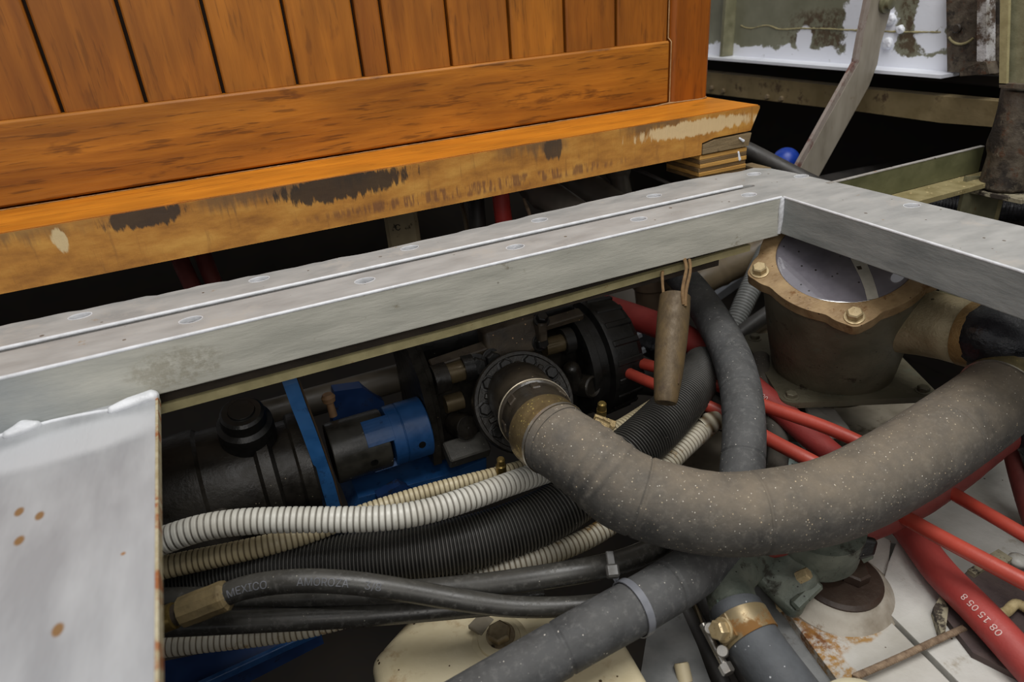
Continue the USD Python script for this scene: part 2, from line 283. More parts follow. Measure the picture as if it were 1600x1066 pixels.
gold_stain = M('gilt_band', S(158, 128, 80), S(132, 104, 62), 50, rough=0.45, metal=0.25, bump=(260, 0.0016))
black_tape = M('black_tape', S(24, 24, 27), S(36, 36, 40), 40, rough=0.26, bump=(45, 0.003), dust=(S(92, 94, 102), 0.25))
engine_white = M('engine_white', S(186, 184, 176), S(204, 202, 196), 12, rough=0.45, bump=(50, 0.0012), bevel=0.002, rust=((S(150, 140, 120), 16, 0.6, 0.75),), speck=((S(70, 58, 44), 110, 0.22, 0.07), (S(90, 78, 60), 50, 0.14, 0.05)))
engine_cream = M('engine_cream', S(196, 182, 146), S(214, 202, 170), 10, rough=0.42, bump=(36, 0.0012), rust=((S(150, 112, 62), 12, 0.54, 0.72),), speck=((S(76, 58, 36), 110, 0.26, 0.14),))
grime_plate = M('grimy_plate', S(116, 108, 92), S(144, 136, 120), 20, rough=0.6, bump=(60, 0.0012), rust=((S(80, 68, 50), 24, 0.56, 0.7),))
grey_bracket = M('grey_bracket', S(120, 122, 122), S(142, 143, 142), 24, rough=0.5, bump=(60, 0.0008), rust=((S(96, 92, 86), 22, 0.58, 0.7),))
verdigris = M('verdigris_bronze', S(88, 95, 86), S(122, 127, 115), 24, rough=0.55, metal=0.2, bump=(120, 0.001), rust=((S(56, 54, 46), 26, 0.54, 0.66), (S(120, 142, 130), 34, 0.62, 0.72)), speck=((S(40, 40, 34), 260, 0.28, 0.1),))
pale_green = M('pale_green_paint', S(150, 172, 164), S(176, 194, 188), 40, rough=0.5, speck=((S(50, 56, 48), 260, 0.42, 0.35),))
brown_plug = M('brown_plug', S(46, 34, 28), S(60, 46, 36), 30, rough=0.4, bump=(90, 0.0008), dust=(S(80, 66, 54), 0.3))
purple_box = M('purple_brown_grime', S(66, 54, 54), S(84, 70, 66), 28, rough=0.7, bump=(120, 0.001), rust=((S(46, 38, 38), 20, 0.55, 0.7),))
grime_edge = M('grimy_edge', S(130, 122, 100), S(160, 152, 128), 40, rough=0.6, rust=((S(56, 48, 40), 40, 0.5, 0.6),), bump=(120, 0.001))
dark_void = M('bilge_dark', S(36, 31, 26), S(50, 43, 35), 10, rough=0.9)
dark_pipe = M('dark_pipe', S(50, 48, 46), S(66, 63, 60), 20, rough=0.5, bump=(100, 0.0005))
tan_pipe = M('tan_pipe', S(112, 98, 76), S(134, 118, 92), 20, rough=0.5, bump=(80, 0.0006))
strip_white = M('pale_strip', S(196, 202, 212), S(176, 182, 190), 20, rough=0.5)
tan_sheet = M('tan_sheet', S(150, 136, 106), S(170, 154, 122), 30, rough=0.7, rust=((S(50, 42, 32), 40, 0.62, 0.7),))
ball_blue = M('blue_ball', S(20, 56, 150), S(28, 66, 168), 30, rough=0.4)
tie_plastic = M('cable_tie', S(128, 130, 136), S(112, 114, 120), 60, rough=0.28, spec=0.6)
tie_black = M('cable_tie_head', S(58, 57, 55), S(72, 70, 66), 60, rough=0.4)
plastic_white = M('pale_plastic', S(170, 166, 156), S(188, 184, 174), 40, rough=0.5)
lever_steel = M('lever_steel', S(142, 134, 120), S(164, 156, 142), 30, rough=0.38, metal=0.15, stretch=(1, 1, 0.3), bump=(120, 0.0004), bevel=0.0015, rust=((S(120, 96, 70), 30, 0.62, 0.74),))
sealant = M('sealant', S(172, 138, 96), S(146, 112, 72), 80, rough=0.7, bump=(200, 0.0008))
# varnished teak, grain along one axis
def wood(name, dark, light, axis, dash=0.38, coat=0.12):
    g = Graph(name); st = [9.0, 9.0, 9.0]; st[axis] = 0.8
    p = g.pos(tuple(st)); w = g.pos(tuple(5.0 if i != axis else 2.2 for i in range(3)))
    n = g.noise(p, 5, 6, 0.62, 0.6); fine = g.noise(g.pos(tuple(190.0 if i != axis else 16.0 for i in range(3))), 1.0, 3, 0.6)
    col = g('rgb_ramp', fac=n, ramp=[(0.28, dark), (0.5, tuple((a + b) / 2 for a, b in zip(dark, light))), (0.72, light)]).color
    pore = g.step(fine, 0.55, 0.68, 0.0, dash); col = g.mix(pore, col, tuple(c * 0.35 for c in dark))
    fl = g.step(g.noise(g.pos(tuple(42.0 if i != axis else 13.0 for i in range(3))), 1.0, 4, 0.6), 0.60, 0.72, 0.0, dash); col = g.mix(fl, col, S(84, 42, 8))
    sc = g.step(g.noise(w, 4, 2), 0.3, 0.7, 0.85, 1.1); col = g('vector_math', math_type='multiply', vector1=col, vector2=g('combine_xyz', x=sc, y=sc, z=sc).vector).vector
    b = g('bump', height=fine, distance=0.0006, strength=0.6).normal
    m = g.build(g('principled_bsdf', base_color=col, roughness=0.5, specular_ior_level=0.35, coat_weight=coat, coat_roughness=0.2, normal=g('bevel', radius=0.002, samples=4, normal=b).bevel).BSDF); MATS[name] = m; return m
teak_up = [wood(f'teak_upright_{i}', S(*d), S(*l), 2) for i, (d, l) in enumerate((((134, 76, 14), (170, 104, 28)), ((125, 69, 12), (160, 96, 24)), ((140, 82, 16), (177, 110, 30))))]
teak_long = wood('teak_lengthwise', S(134, 76, 14), S(182, 116, 32), 0, dash=0.6)
teak_post = wood('teak_post', S(128, 66, 6), S(160, 88, 14), 2)
teak_top = wood('teak_top', S(188, 112, 20), S(208, 132, 32), 0, coat=0.15)
ply_light = M('ply_light', S(196, 150, 78), S(172, 126, 62), 30, rough=0.65, stretch=(0.5, 2, 8), bump=(90, 0.0007))
ply_dark = M('ply_dark', S(122, 94, 56), S(98, 76, 46), 30, rough=0.7, stretch=(0.5, 2, 8), bump=(90, 0.0007))
grey_wood = M('grey_wood', S(112, 94, 66), S(136, 116, 84), 40, rough=0.75, stretch=(0.5, 2, 5), bump=(140, 0.0012), rust=((S(78, 64, 46), 50, 0.58, 0.68),))
def raw_edge():
    g = Graph('raw_plinth_edge'); w = g.pos(); xyz = g('separate_xyz', vector=g('geometry').position)
    n = g.noise(g.pos((0.6, 1, 1.6)), 22, 6, 0.65); streak = g.noise(g.pos((9, 1, 1.2)), 14, 4, 0.6)
    col = g('rgb_ramp', fac=n, ramp=[(0.3, S(138, 88, 30)), (0.5, S(176, 120, 46)), (0.7, S(198, 146, 66))]).color
    col = g.mix(g.step(streak, 0.56, 0.72, 0.0, 0.45), col, S(132, 88, 38))
    # smeared dark glue along the top arris, broken into patches
    edge = g.step(g.math('add', xyz.z, g.math('multiply', g.math('add', streak, -0.5), 0.05)), 0.074, 0.094)
    col = g.mix(g.math('multiply', edge, g.step(g.noise(g.pos((0.8, 1, 0.5)), 9, 3), 0.42, 0.60, 0.0, 0.75)), col, S(92, 70, 48))
    for c, r, cl in (((-0.075, 0.912, 0.088), (0.045, 1, 0.013), S(46, 37, 30)), ((0.165, 0.912, 0.084), (0.085, 1, 0.017), S(40, 32, 25)), ((0.475, 0.912, 0.085), (0.016, 1, 0.016), S(70, 54, 38)), ((0.74, 0.912, 0.078), (0.11, 1, 0.012), S(214, 186, 140)), ((-0.165, 0.912, 0.078), (0.008, 1, 0.014), S(206, 184, 140))):
        col = g.mix(g.math('multiply', g.blob(w, c, r, 1.9, 22, 0.15, g.pos((5.0, 1, 1.1))), 0.92), col, cl)
    # a chewed saw line runs low along the edge
    band = g.math('multiply', g.blob(w, (0.36, 0.912, 0.0475), (0.24, 1, 0.009), 0.5, 30, 0.3), g.step(g.noise(g.pos((6, 1, 1)), 30, 3), 0.46, 0.6, 0.0, 0.75))
    col = g.mix(band, col, S(110, 70, 42))
    b = g('bump', height=g.math('add', streak, n), distance=0.0012, strength=0.8).normal
    return g.build(g('principled_bsdf', base_color=col, roughness=0.6, normal=b).BSDF)
raw_ply = raw_edge()
def bulkhead_paint():
    g = Graph('bulkhead_paint'); w = g.pos(); xyz = g('separate_xyz', vector=g('geometry').position)
    n = g.noise(w, 9, 5, 0.6); fine = g.noise(w, 55, 6, 0.7)
    col = g('rgb_ramp', fac=n, ramp=[(0.35, S(112, 112, 92)), (0.65, S(134, 134, 114))]).color
    X = 1.32
    rustm = None
    for (px, py, rx, rz) in ((1290, 42, 0.1, 0.035), (1305, 62, 0.13, 0.018), (1420, 30, 0.02, 0.07), (1425, 68, 0.04, 0.02)):
        c = Px(px, py, X); b = g.blob(w, c, (1, rx, rz), 1.6, 50, 0.35); col = g.mix(g.math('multiply', b, g.step(fine, 0.4, 0.55)), col, S(84, 70, 52))
    zz = g.math('add', xyz.z, g.math('multiply', g.math('add', g.noise(w, 26, 5, 0.6), -0.5), 0.05))
    white = g.step(zz, 0.128, 0.124)
    for (px, py, ry, rz) in ((1256, 62, 0.022, 0.03), (1350, 30, 0.05, 0.09), (1378, 55, 0.035, 0.06), (1455, 30, 0.035, 0.055), (1460, 65, 0.03, 0.02), (1340, 70, 0.03, 0.04)):
        white = g.math('maximum', white, g.blob(w, Px(px, py, X), (1, ry, rz), 0.9, 60, 0.08))
    white = g.math('multiply', white, g.step(fine, 0.70, 0.64))
    col = g.mix(white, col, S(232, 235, 243))
    b = g('bump', height=fine, distance=0.001, strength=0.8).normal
    return g.build(g('principled_bsdf', base_color=col, roughness=0.5, normal=b).BSDF)
bulk = bulkhead_paint()
primer = M('white_primer', S(226, 229, 238), S(236, 239, 245), 14, rough=0.4, bump=(60, 0.0006), rust=((S(150, 150, 150), 40, 0.72, 0.78),))
def lid_glass():
    g = Graph('strainer_glass'); w = g.pos()
    film = g('rgb_ramp', fac=g.noise(w, 14, 5, 0.6), ramp=[(0.3, S(92, 89, 97)), (0.7, S(126, 122, 130))]).color
    v = g('voronoi_texture', vector=w, scale=130.0); keep = g.step(g('separate_xyz', vector=v.color).x, 0.10, 0.08)
    film = g.mix(g.math('multiply', keep, g.math('less_than', v.distance, 0.2)), film, S(34, 30, 28))
    return g.build(g('principled_bsdf', base_color=film, roughness=0.2, specular_ior_level=0.5, coat_weight=1.0, coat_roughness=0.04, coat_ior=2.2).BSDF)
glass = lid_glass()

# ================================================================ the setting: bilge and hull
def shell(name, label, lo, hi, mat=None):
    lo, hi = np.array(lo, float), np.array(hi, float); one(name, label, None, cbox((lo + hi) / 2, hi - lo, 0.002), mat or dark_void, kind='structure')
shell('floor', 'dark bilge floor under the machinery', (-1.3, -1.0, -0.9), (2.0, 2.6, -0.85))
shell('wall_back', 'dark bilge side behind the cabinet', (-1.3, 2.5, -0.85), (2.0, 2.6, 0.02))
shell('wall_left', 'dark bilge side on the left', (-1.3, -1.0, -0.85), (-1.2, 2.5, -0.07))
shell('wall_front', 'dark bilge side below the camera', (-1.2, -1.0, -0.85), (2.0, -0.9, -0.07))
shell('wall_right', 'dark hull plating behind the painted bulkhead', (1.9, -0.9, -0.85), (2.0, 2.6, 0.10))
shell('trim_1', 'dark unseen slab added behind the bulkhead to block light', (1.345, -0.9, 0.075), (1.9, 2.5, 0.095))  # added out of sight to stop dome light leaking in from behind

# ================================================================ steel hatch frame
YF = 0.7395; FT = 0.0055
def ext(a, b, k): a, b = np.array(a), np.array(b); return a + (b - a) * k
ci = Pz(1224, 307, 0); ri = Pz(1600, 424, 0); rj = ext(ci, ri, 1.7)
bk = [Pz(*p, 0) for p in ((1063, 283), (1160, 266.5), (1178, 262.5), (1206, 263.5), (1240, 270), (1330, 290), (1600, 354))]
top = [(-0.75, YF), (ci[0] - 0.003, YF), (ci[0], YF - 0.003)] + [tuple(rj[:2])] + [tuple(ext(bk[-2], bk[-1], 1.8)[:2])] + [tuple(b[:2]) for b in bk[::-1]] + [tuple(Pz(600, 389.4, 0)[:2]), tuple(Pz(0, 509.5, 0)[:2]), (-0.75, Pz(0, 509.5, 0)[1] - 0.003)]
top = shapely.geometry.polygon.orient(Polygon(top))
slot_x1 = Pz(1172, 290, 0)[0]
slot = shapely.unary_union([shapely.box(-0.74, 0.8055, slot_x1, 0.8175), Point(slot_x1, 0.8115).buffer(0.006)])
holes = [Point(*Pz(*p, 0)[:2]).buffer(0.0105) for p in ((298, 500), (570, 438.5), (805, 386), (998, 342.5), (1170, 304.5), (125, 494), (405, 436.5), (640, 387.5), (843, 344), (1022, 306), (1178, 272), (1252, 275.5), (1425, 321))]
holes = [shapely.affinity.scale(h, 1.12, 0.80) for h in holes]
# flame-cut outer edge: slightly uneven
def ragged(pg, amp):
    c = np.array(pg.exterior.segmentize(0.012).coords)[:-1]; out = []
    for x, y in c:
        k = amp * (meshkit.noise(np.array([x * 60, y * 60, 0.3]), 3) - 0.5) * (1 if (y > 0.86 or x > 0.85) else 0.12)
        out.append((x, y + 2 * k))
    return Polygon(out)
plate2d = ragged(top, 0.004).difference(shapely.unary_union([slot] + holes))
fr = Thing('hatch_frame', 'grey-painted steel hatch frame with bolt holes and a long slot, crossing the whole picture', 'frame')
m = trimesh.creation.extrude_polygon(plate2d, FT, engine='earcut'); m.apply_translation((0, 0, -FT))
fr.add('top_plate', m, frame_paint, smooth=False)
FB = -0.0595
fr.add('front_web', slab([(-0.75, YF - 0.0008, -0.001), (ci[0] - 0.001, YF - 0.0008, -0.001), (ci[0] - 0.001, YF - 0.0008, FB), (-0.75, YF - 0.0008, FB)], (0, 0.007, 0)), web_paint, smooth=False)
d = unit(rj - ci); nrm = np.array([-d[1], d[0], 0]); nrm *= -1 if nrm[0] < 0 else 1
fr.add('side_web', slab([ci - nrm * 0.0008 + (0, 0, -0.001), rj - nrm * 0.0008 + (0, 0, -0.001), rj - nrm * 0.0008 + (0, 0, -0.047), ci - nrm * 0.0008 + (0, 0, -0.055)], nrm * 0.007), side_paint, smooth=False)
fr.add('slot_web', slab([(-0.74, 0.803, -0.03), (slot_x1 + 0.004, 0.803, -0.03), (slot_x1 + 0.004, 0.803, -0.05), (-0.74, 0.803, -0.05)], (0, 0.016, 0)), olive, smooth=False, label='olive web seen down the slot')
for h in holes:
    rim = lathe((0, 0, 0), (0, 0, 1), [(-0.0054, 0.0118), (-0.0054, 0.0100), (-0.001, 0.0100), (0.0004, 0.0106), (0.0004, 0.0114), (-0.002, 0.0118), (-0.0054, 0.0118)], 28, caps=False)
    rim.vertices = np.array(rim.vertices) * (1.12, 0.80, 1) + (h.centroid.x, h.centroid.y, 0); fr.add('lit_hole_rim', rim, weld_highlight_paint, smooth=40)  # white sleeve paints the lit wall of the hole
# rounded lip beside the slot, and the weld down the inner corner
lip = Curve([(-0.74, 0.8190, -0.0012), (slot_x1 - 0.01, 0.8190, -0.0012)], 0.0026)
fr.add('slot_lip', sweep(lip, 10, 0.08), weld_highlight_paint, smooth=True)  # rounded lip, its lit look painted in white
fr.add('edge_highlight', sweep(Curve([(-0.74, YF + 0.0009, -0.0014), (0.2, YF + 0.0009, -0.0014), (ci[0] - 0.002, YF + 0.0009, -0.0014)], 0.0022, k=1), 10, 0.05), weld_highlight_paint, smooth=True, label='pale bead painted as the highlight on the front arris')  # white bead paints the highlight along the front edge
fr.add('edge_highlight', sweep(Curve([ci + nrm * 0.0008 + (0, 0, -0.0014), rj + nrm * 0.0008 + (0, 0, -0.0014)], 0.0020, k=1), 10, 0.05), weld_highlight_paint, smooth=True)  # painted highlight along the side edge
wd = Curve([ci + (-0.002, -0.001, -0.001), ci + (-0.0025, -0.0015, -0.02), ci + (-0.001, -0.001, -0.04), ci + (-0.001, 0, -0.056)], (0.003, 0.0042, 0.0038, 0.003))
fr.add('weld_bead', rough_up(sweep(wd, 12, 0.003), 0.0012, 220), weld_highlight_paint, smooth=True, label='pale weld down the inner corner')
# olive flange lying under the front bar
YQ = 0.7445
q = [Py(160, 672, YQ), Py(700, 527, YQ), Py(1172, 392, YQ)]
fr.add('lower_flange', cat(*[slab([a + (0, 0, 0.0095), b + (0, 0, 0.0095), b, a], (0, 0.05, 0)) for a, b in zip(q[:-1], q[1:])]), olive_lip, smooth=False, label='olive lower flange under the front bar')
fr.add('gap_shade', slab([(-0.30, 0.752, FB + 0.004), (0.66, 0.752, FB + 0.004), (0.66, 0.752, FB - 0.03), (-0.30, 0.752, FB - 0.03)], (0, 0.03, 0)), dark_steel, smooth=False, label='dark bar painted as the shade between front bar and lower flange')  # dark bar colours in the shade of the gap
fr.done()

# ---------------------------------------------------------------- grey plate welded to the frame, lower left
ZP = -0.0575; xr = Pz(243, 618, ZP)[0]
sp = Thing('steel_plate', 'light grey steel plate with rusty cut edge, welded below the hatch frame at lower left', 'plate')
sp.add('sheet', slab([(-0.75, 0.05, ZP), (xr, 0.05, ZP), (xr, YF - 0.0005, ZP), (-0.75, YF - 0.0005, ZP)], (0, 0, -0.010)), plate_paint, smooth=False)
edge_rust = M('rusty_cut_edge', S(186, 178, 150), S(160, 146, 112), 60, rough=0.7, bump=(140, 0.0012), rust=((S(150, 92, 52), 45, 0.5, 0.62),))
e_n = 40; ys = np.linspace(0.05, YF - 0.001, e_n); ev = []
sp.add('cut_edge', slab([(xr, 0.05, ZP + 0.0003), (xr, YF - 0.0006, ZP + 0.0003), (xr, YF - 0.0006, ZP - 0.0104), (xr, 0.05, ZP - 0.0104)], (0.0024, 0, 0)), edge_rust, smooth=False, label='rusty cut edge of the plate')
def weldblob(pts, r, seed):
    m = spheres_hull([Pz(*p, ZP + 0.001) for p in pts], r, 3); return rough_up(m.subdivide(), 0.002, 70, 0, seed)
sp.add('weld_bead', weldblob([(176, 641), (205, 630), (236, 620)], (0.005, 0.007, 0.0075), 3), weld_highlight_paint, smooth=True, label='white weld blob at the plate corner')
sp.add('weld_bead', weldblob([(14, 679), (38, 668), (56, 666)], (0.005, 0.0075, 0.006), 5), weld_highlight_paint, smooth=True)
sp.add('weld_seam', sweep(Curve([Pz(-60, 702, ZP), Pz(60, 664, ZP), Pz(180, 640, ZP)], 0.0022), 8, 0.02), weld_highlight_paint, smooth=True)
sp.done()

# ================================================================ plinth and panelled cabinet
YL = 0.912; ZL0, ZL1 = 0.027, 0.096
xl1 = Py(1187, 165, YL)[0]; xl0 = -0.8; xn = Py(1096, 240, YL)[0]; zn = Py(1140, 213, YL)[2]; xb = Py(1173, 205, YL)[0]
pl = Thing('plinth', 'thick wooden plinth board with bare stained front edge carrying the panelled cabinet', 'plinth')
YB = 1.75
prof = [(xl0, ZL0), (xn, ZL0 + 0.006), (xn, zn - 0.003), (xn + 0.025, zn + 0.002), (xb, zn + 0.003), (xl1 + 0.001, ZL1 - 0.004), (xl1, ZL1), (xl0, ZL1)]
pl.add('board', slab([(x, YL + 0.0015, z) for x, z in prof], (0, YB - YL - 0.0015, 0)), teak_post, smooth=False)
pl.add('front_edge', slab([(x, YL, z) for x, z in prof], (0, 0.0015, 0)), raw_ply, smooth=False, label='bare stained front edge of the plinth')
pl.add('top_face', slab([(xl0, YL + 0.0025, ZL1), (xl1 - 0.001, YL + 0.0025, ZL1), (xl1 + 0.004, YB, ZL1), (xl0, YB, ZL1)], (0, 0, 0.0012)), teak_top, smooth=False, label='varnished top of the plinth')
pl.done()
ZT = ZL1 + 0.0013
yr = np.mean([Pz(19, 324.5, ZT)[1], Pz(600, 236, ZT)[1], Pz(1040, 163, ZT)[1]])        # face of the bottom rail
zr = np.mean([Py(0, 189.5, yr)[2], Py(1044, 64.5, yr)[2]])                               # top of the bottom rail
xp0 = Py(1047, 115, yr)[0]; xp1 = Py(1104, 150, yr)[0] + 0.002
cb = Thing('panelled_cabinet', 'varnished orange teak cabinet of upright tongue-and-groove boards above a bottom rail', 'cabinet')
YP = yr + 0.010; ZTOP = 0.62
rl = cb.add('bottom_rail', cbox(((-0.8 + xp0 - 0.002) / 2, yr + 0.012, (ZT + zr) / 2 + 0.0015), (xp0 - 0.002 + 0.8, 0.024, zr - ZT - 0.003), 0.0025), teak_long)
cr = 0.010; xc1 = xp1
post2 = shapely.box(xp0 + 0.001, yr - 0.002, xc1, yr + 0.06); post2 = post2.buffer(-cr).buffer(cr, quad_segs=8)
pm = trimesh.creation.extrude_polygon(post2, ZTOP - ZT, engine='earcut'); pm.apply_translation((0, 0, ZT))
cb.add('corner_post', pm, teak_post)
gro = [(-80, 205), (6, 187), (95, 168), (227, 155), (348.5, 140), (464.5, 125), (567.5, 113), (608.5, 108), (706, 96), (799, 84), (884, 74), (963.5, 65), (1046, 56)]
xs = [Py(*p, YP)[0] for p in gro]; xs = [-0.8, -0.45] + xs[0:1] + xs[2:]
for i, (a, b) in enumerate(zip(xs[:-1], xs[1:])):
    a, b = a + 0.0022, b - 0.0022
    if i == len(xs) - 2: b = xp0 - 0.0005
    cb.add('board', cbox(((a + b) / 2, YP + 0.008, (zr + ZTOP) / 2), (b - a, 0.016, ZTOP - zr + 0.004), 0.0022), teak_up[(i * 2 + i // 3) % 3])
groove_dark = M('groove_brown', S(38, 24, 12), S(52, 34, 18), 60, rough=0.9)  # dark brown for the backing and carcase behind the boards
cb.add('backing', cbox((xp0 / 2 - 0.4, YP + 0.021, (zr + ZTOP) / 2), (xp0 + 0.8, 0.012, ZTOP - zr + 0.02), 0.001), groove_dark, label='dark backing behind the board joints')
xs_side = xp1 - 0.002
cb.add('side_panel', slab([(xs_side, yr + 0.055, ZT), (xs_side, YB - 0.02, ZT), (xs_side, YB - 0.02, ZTOP), (xs_side, yr + 0.055, ZTOP)], (-0.016, 0, 0)), teak_post)
cb.add('carcase', cbox(((xs_side - 0.02 - 0.8) / 2, (yr + 0.05 + YB - 0.02) / 2, (ZT + ZTOP) / 2), (xs_side - 0.02 + 0.8, YB - 0.08 - yr, ZTOP - ZT - 0.002), 0.002), groove_dark, label='dark carcase inside the boards')
cb.add('sealant', rough_up(sweep(Curve([(-0.8, yr - 0.0003, ZT + 0.0006), (0.1, yr - 0.0003, ZT + 0.0006), (xp0 - 0.03, yr - 0.0006, ZT + 0.0006), (xp0, yr - 0.001, ZT + 0.0018), (xc1 - 0.012, yr - 0.002, ZT + 0.0006), (xc1 - 0.002, yr + 0.001, ZT + 0.002), (xc1 + 0.001, yr + 0.016, ZT + 0.001)], (0.0006, 0.0006, 0.0009, 0.0016, 0.0010, 0.0020, 0.0014), k=1), 8, 0.004), 0.0006, 300), sealant, smooth=True, label='smear of pale sealant along the foot')
cb.add('sealant', sweep(Curve([(xp0 - 0.0003, yr - 0.001, ZT), (xp0 - 0.0003, yr - 0.001, zr), (xp0 - 0.0003, yr + 0.008, zr + 0.003), (xp0 - 0.0003, yr + 0.009, ZTOP)], 0.0011, k=1), 8, 0.006), sealant, smooth=True)
cb.done()

# plywood packing block and grey wooden shim under the plinth's end
xk0, xk1 = Py(1094, 255, YL)[0], Py(1167, 240, YL)[0]
zk1 = ZL0 + 0.004; zk0 = -0.010; t = (zk1 - zk0) / 6
bl = Thing('packing_block', 'laminated plywood packing block under the right end of the plinth', 'block')
for i in range(6):
    z0 = zk0 + i * t; j = RNG.uniform(-0.0012, 0.0012, 3)
    bl.add('ply', cbox(((xk0 + xk1) / 2 + j[0], YL + 0.045 + j[1], z0 + t / 2), (xk1 - xk0 + j[2], 0.09, t * 0.97), 0.0006), ply_light if i % 2 else ply_dark)
gm = rough_up(spheres_hull([(xk1 - 0.018, YL + 0.0012, zk1 - 0.006), (xk1 - 0.015, YL + 0.0012, zk1 - 0.018)], (0.002, 0.003), 2).subdivide(), 0.001, 300)
bl.add('glue_drip', gm, primer, smooth=True, label='white glue drip')
bl.done()
sh = Thing('wooden_shim', 'weathered grey wooden shim let into the notch at the plinth end', 'shim')
zs0, zs1 = zk1 + 0.0006, zn - 0.001
sh.add('wedge', slab([(xn + 0.0015, YL - 0.0012, ZL0 + 0.0065), (xk1 + 0.001, YL - 0.0012, ZL0 + 0.0065), (xb + 0.001, YL - 0.0012, zn - 0.0005), (xn + 0.026, YL - 0.0012, zn - 0.001), (xn + 0.0015, YL - 0.0012, zn - 0.006)], (0, 0.09, 0)), grey_wood, smooth=False)
sh.add('glue_drip', rough_up(spheres_hull([(xk1 - 0.02, YL - 0.002, zn - 0.006), (xk1 - 0.012, YL - 0.002, zn - 0.011)], (0.0016, 0.0022), 2).subdivide(), 0.0008, 300), primer, smooth=True, label='white glue drip')
sh.done()

# ================================================================ upper right: bulkhead, lever, beams
XB = 1.32
bh = Thing('bulkhead', 'grey-green steel bulkhead with rust and fresh patches of white primer at upper right', 'bulkhead')
bh.add('panel', slab([(XB, -0.6, 0.10), (XB, 2.45, 0.10), (XB, 2.45, 0.75), (XB, -0.6, 0.75)], (0.02, 0, 0)), bulk, smooth=False)
yfe = Px(1478, 96, XB - 0.045)[1]
fz = 0.094
fl2 = shapely.box(XB - 0.05, yfe, XB, 2.45)
for p in ((1116, 81), (1207, 88), (1317, 94.5), (1396, 99)):
    fl2 = fl2.difference(shapely.affinity.scale(Point(*Pz(*p, fz + 0.006)[:2]).buffer(0.006), 0.9, 1.2))
fm = trimesh.creation.extrude_polygon(fl2, 0.006, engine='earcut'); fm.apply_translation((0, 0, fz))
bh.add('flange', fm, primer, smooth=False, label='white-primed bottom flange with drilled holes')
seam = [Px(px, py, XB) for px, py in ((1158, 40), (1185, 42), (1200, 40), (1215, 45), (1240, 45), (1330, 47), (1420, 50), (1470, 50))]
bh.add('weld_seam', rough_up(sweep(Curve(seam, 0.0016), 8, 0.004), 0.0016, 200), olive_lip, smooth=True, label='ragged weld seam')
# flat-bar stiffener by the cabinet
s0, s1 = Px(1142, 0, XB), Px(1152, 74, XB); yst = Px(1147, 60, XB)[1]
bh.add('stiffener', slab([(XB - 0.035, yst, 0.101), (XB, yst, 0.101), (XB, yst, 0.75), (XB - 0.030, yst, 0.75)], (0, 0.010, 0)), olive, smooth=False)
for (px, py, r) in ((1392, 30, 0.011), (1388, 68, 0.011), (1408, 46, 0.008)):
    c = Px(px, py, XB); bh.add('weld_stud', rough_up(cyl(c + (0.004, 0, 0), (-1, 0, 0), r, 0.012, 0.003).subdivide(), 0.002, 180), primer, smooth=True)
bh.done()
# rusty web bracket at the right of the bulkhead
rb = Thing('rusty_bracket', 'rust-brown steel web bracket with flaking primer beside the bulkhead patches', 'bracket')
XR = XB - 0.02
rb.add('web', slab([Px(*p, XR) for p in ((1478, -30), (1560, -30), (1562, 118), (1480, 112))], (0.012, 0, 0)), rusty, smooth=False)
f0 = [Px(*p, XR - 0.025) for p in ((1527, -30), (1541, -30), (1541, 108), (1526, 104))]
rb.add('rib', slab(f0, (0.024, 0, 0)), M('flaking_primer', S(150, 146, 140), S(196, 194, 196), 30, rough=0.6, bump=(90, 0.002), rust=((S(76, 60, 48), 26, 0.44, 0.56),)), smooth=False)
rb.add('foot', rough_up(slab([Px(*p, XR - 0.03) for p in ((1526, 96), (1540, 97), (1546, 116), (1500, 119), (1500, 113))], (0.028, 0, 0)).subdivide().subdivide(), 0.002, 120), rusty)
ringc = Px(1498, 44, XR); rb.add('scallop_ring', sweep(Curve([Px(*p, XR) for p in ((1483, 58), (1490, 66), (1500, 69), (1512, 66), (1521, 59))], 0.0022), 10, 0.003), olive_lip, smooth=True)
rb.add('bolt_boss', cyl(ringc, (-1, 0, 0), 0.008, 0.008, 0.002), dark_steel)
rb.done()
ab = Thing('upright_angle', 'olive-painted upright angle bar at the top right picture edge', 'angle bar')
XA = 1.16
ab.add('leg', slab([Px(*p, XA) for p in ((1563, -40), (1577, -40), (1572, 132), (1561, 132))], (0.006, 0, 0)), olive_lip, smooth=False)
ab.add('leg', slab([Px(*p, XA + 0.012) for p in ((1574, -40), (1680, -40), (1680, 136), (1571, 130))], (0.006, 0, 0)), olive, smooth=False)
ab.add('foot_plate', slab([Px(*p, XA) for p in ((1561, 130), (1690, 137), (1690, 143), (1561, 137))], (0.03, 0, 0)), rusty, smooth=False)
ab.done()
lb_ = Thing('longitudinal_beam', 'dim olive steel beam running under the bulkhead flange', 'beam')
XG = 1.29
bt = [Px(*p, XG) for p in ((1080, 110), (1340, 138), (1700, 172), (2100, 214))]; bb = [Px(*p, XG) for p in ((1080, 143), (1340, 174), (1470, 192), (1545, 198), (1700, 212), (2100, 266))]
lb_.add('web', slab(bt + bb[::-1], (0.03, 0, 0)), M('beam_paint', S(112, 98, 66), S(132, 116, 82), 20, rough=0.6, bump=(60, 0.001), rust=((S(76, 60, 40), 24, 0.56, 0.68),)), smooth=False)
for p in ((1113, 137), (1131, 142), (1200, 151), (1222, 154)):
    lb_.add('bolt', hexbolt(Px(*p, XG), (-1, 0, 0), 0.006, 0.006), tan_pipe)
lb_.done()
dp = Thing('deck_post', 'thick rust-stained steel post joining the beam and the angle iron at right', 'post')
pc = Px(1580, 240, 1.20); pt_, pb = np.array([pc[0], pc[1], 0.10]), np.array([pc[0], pc[1], -0.055])
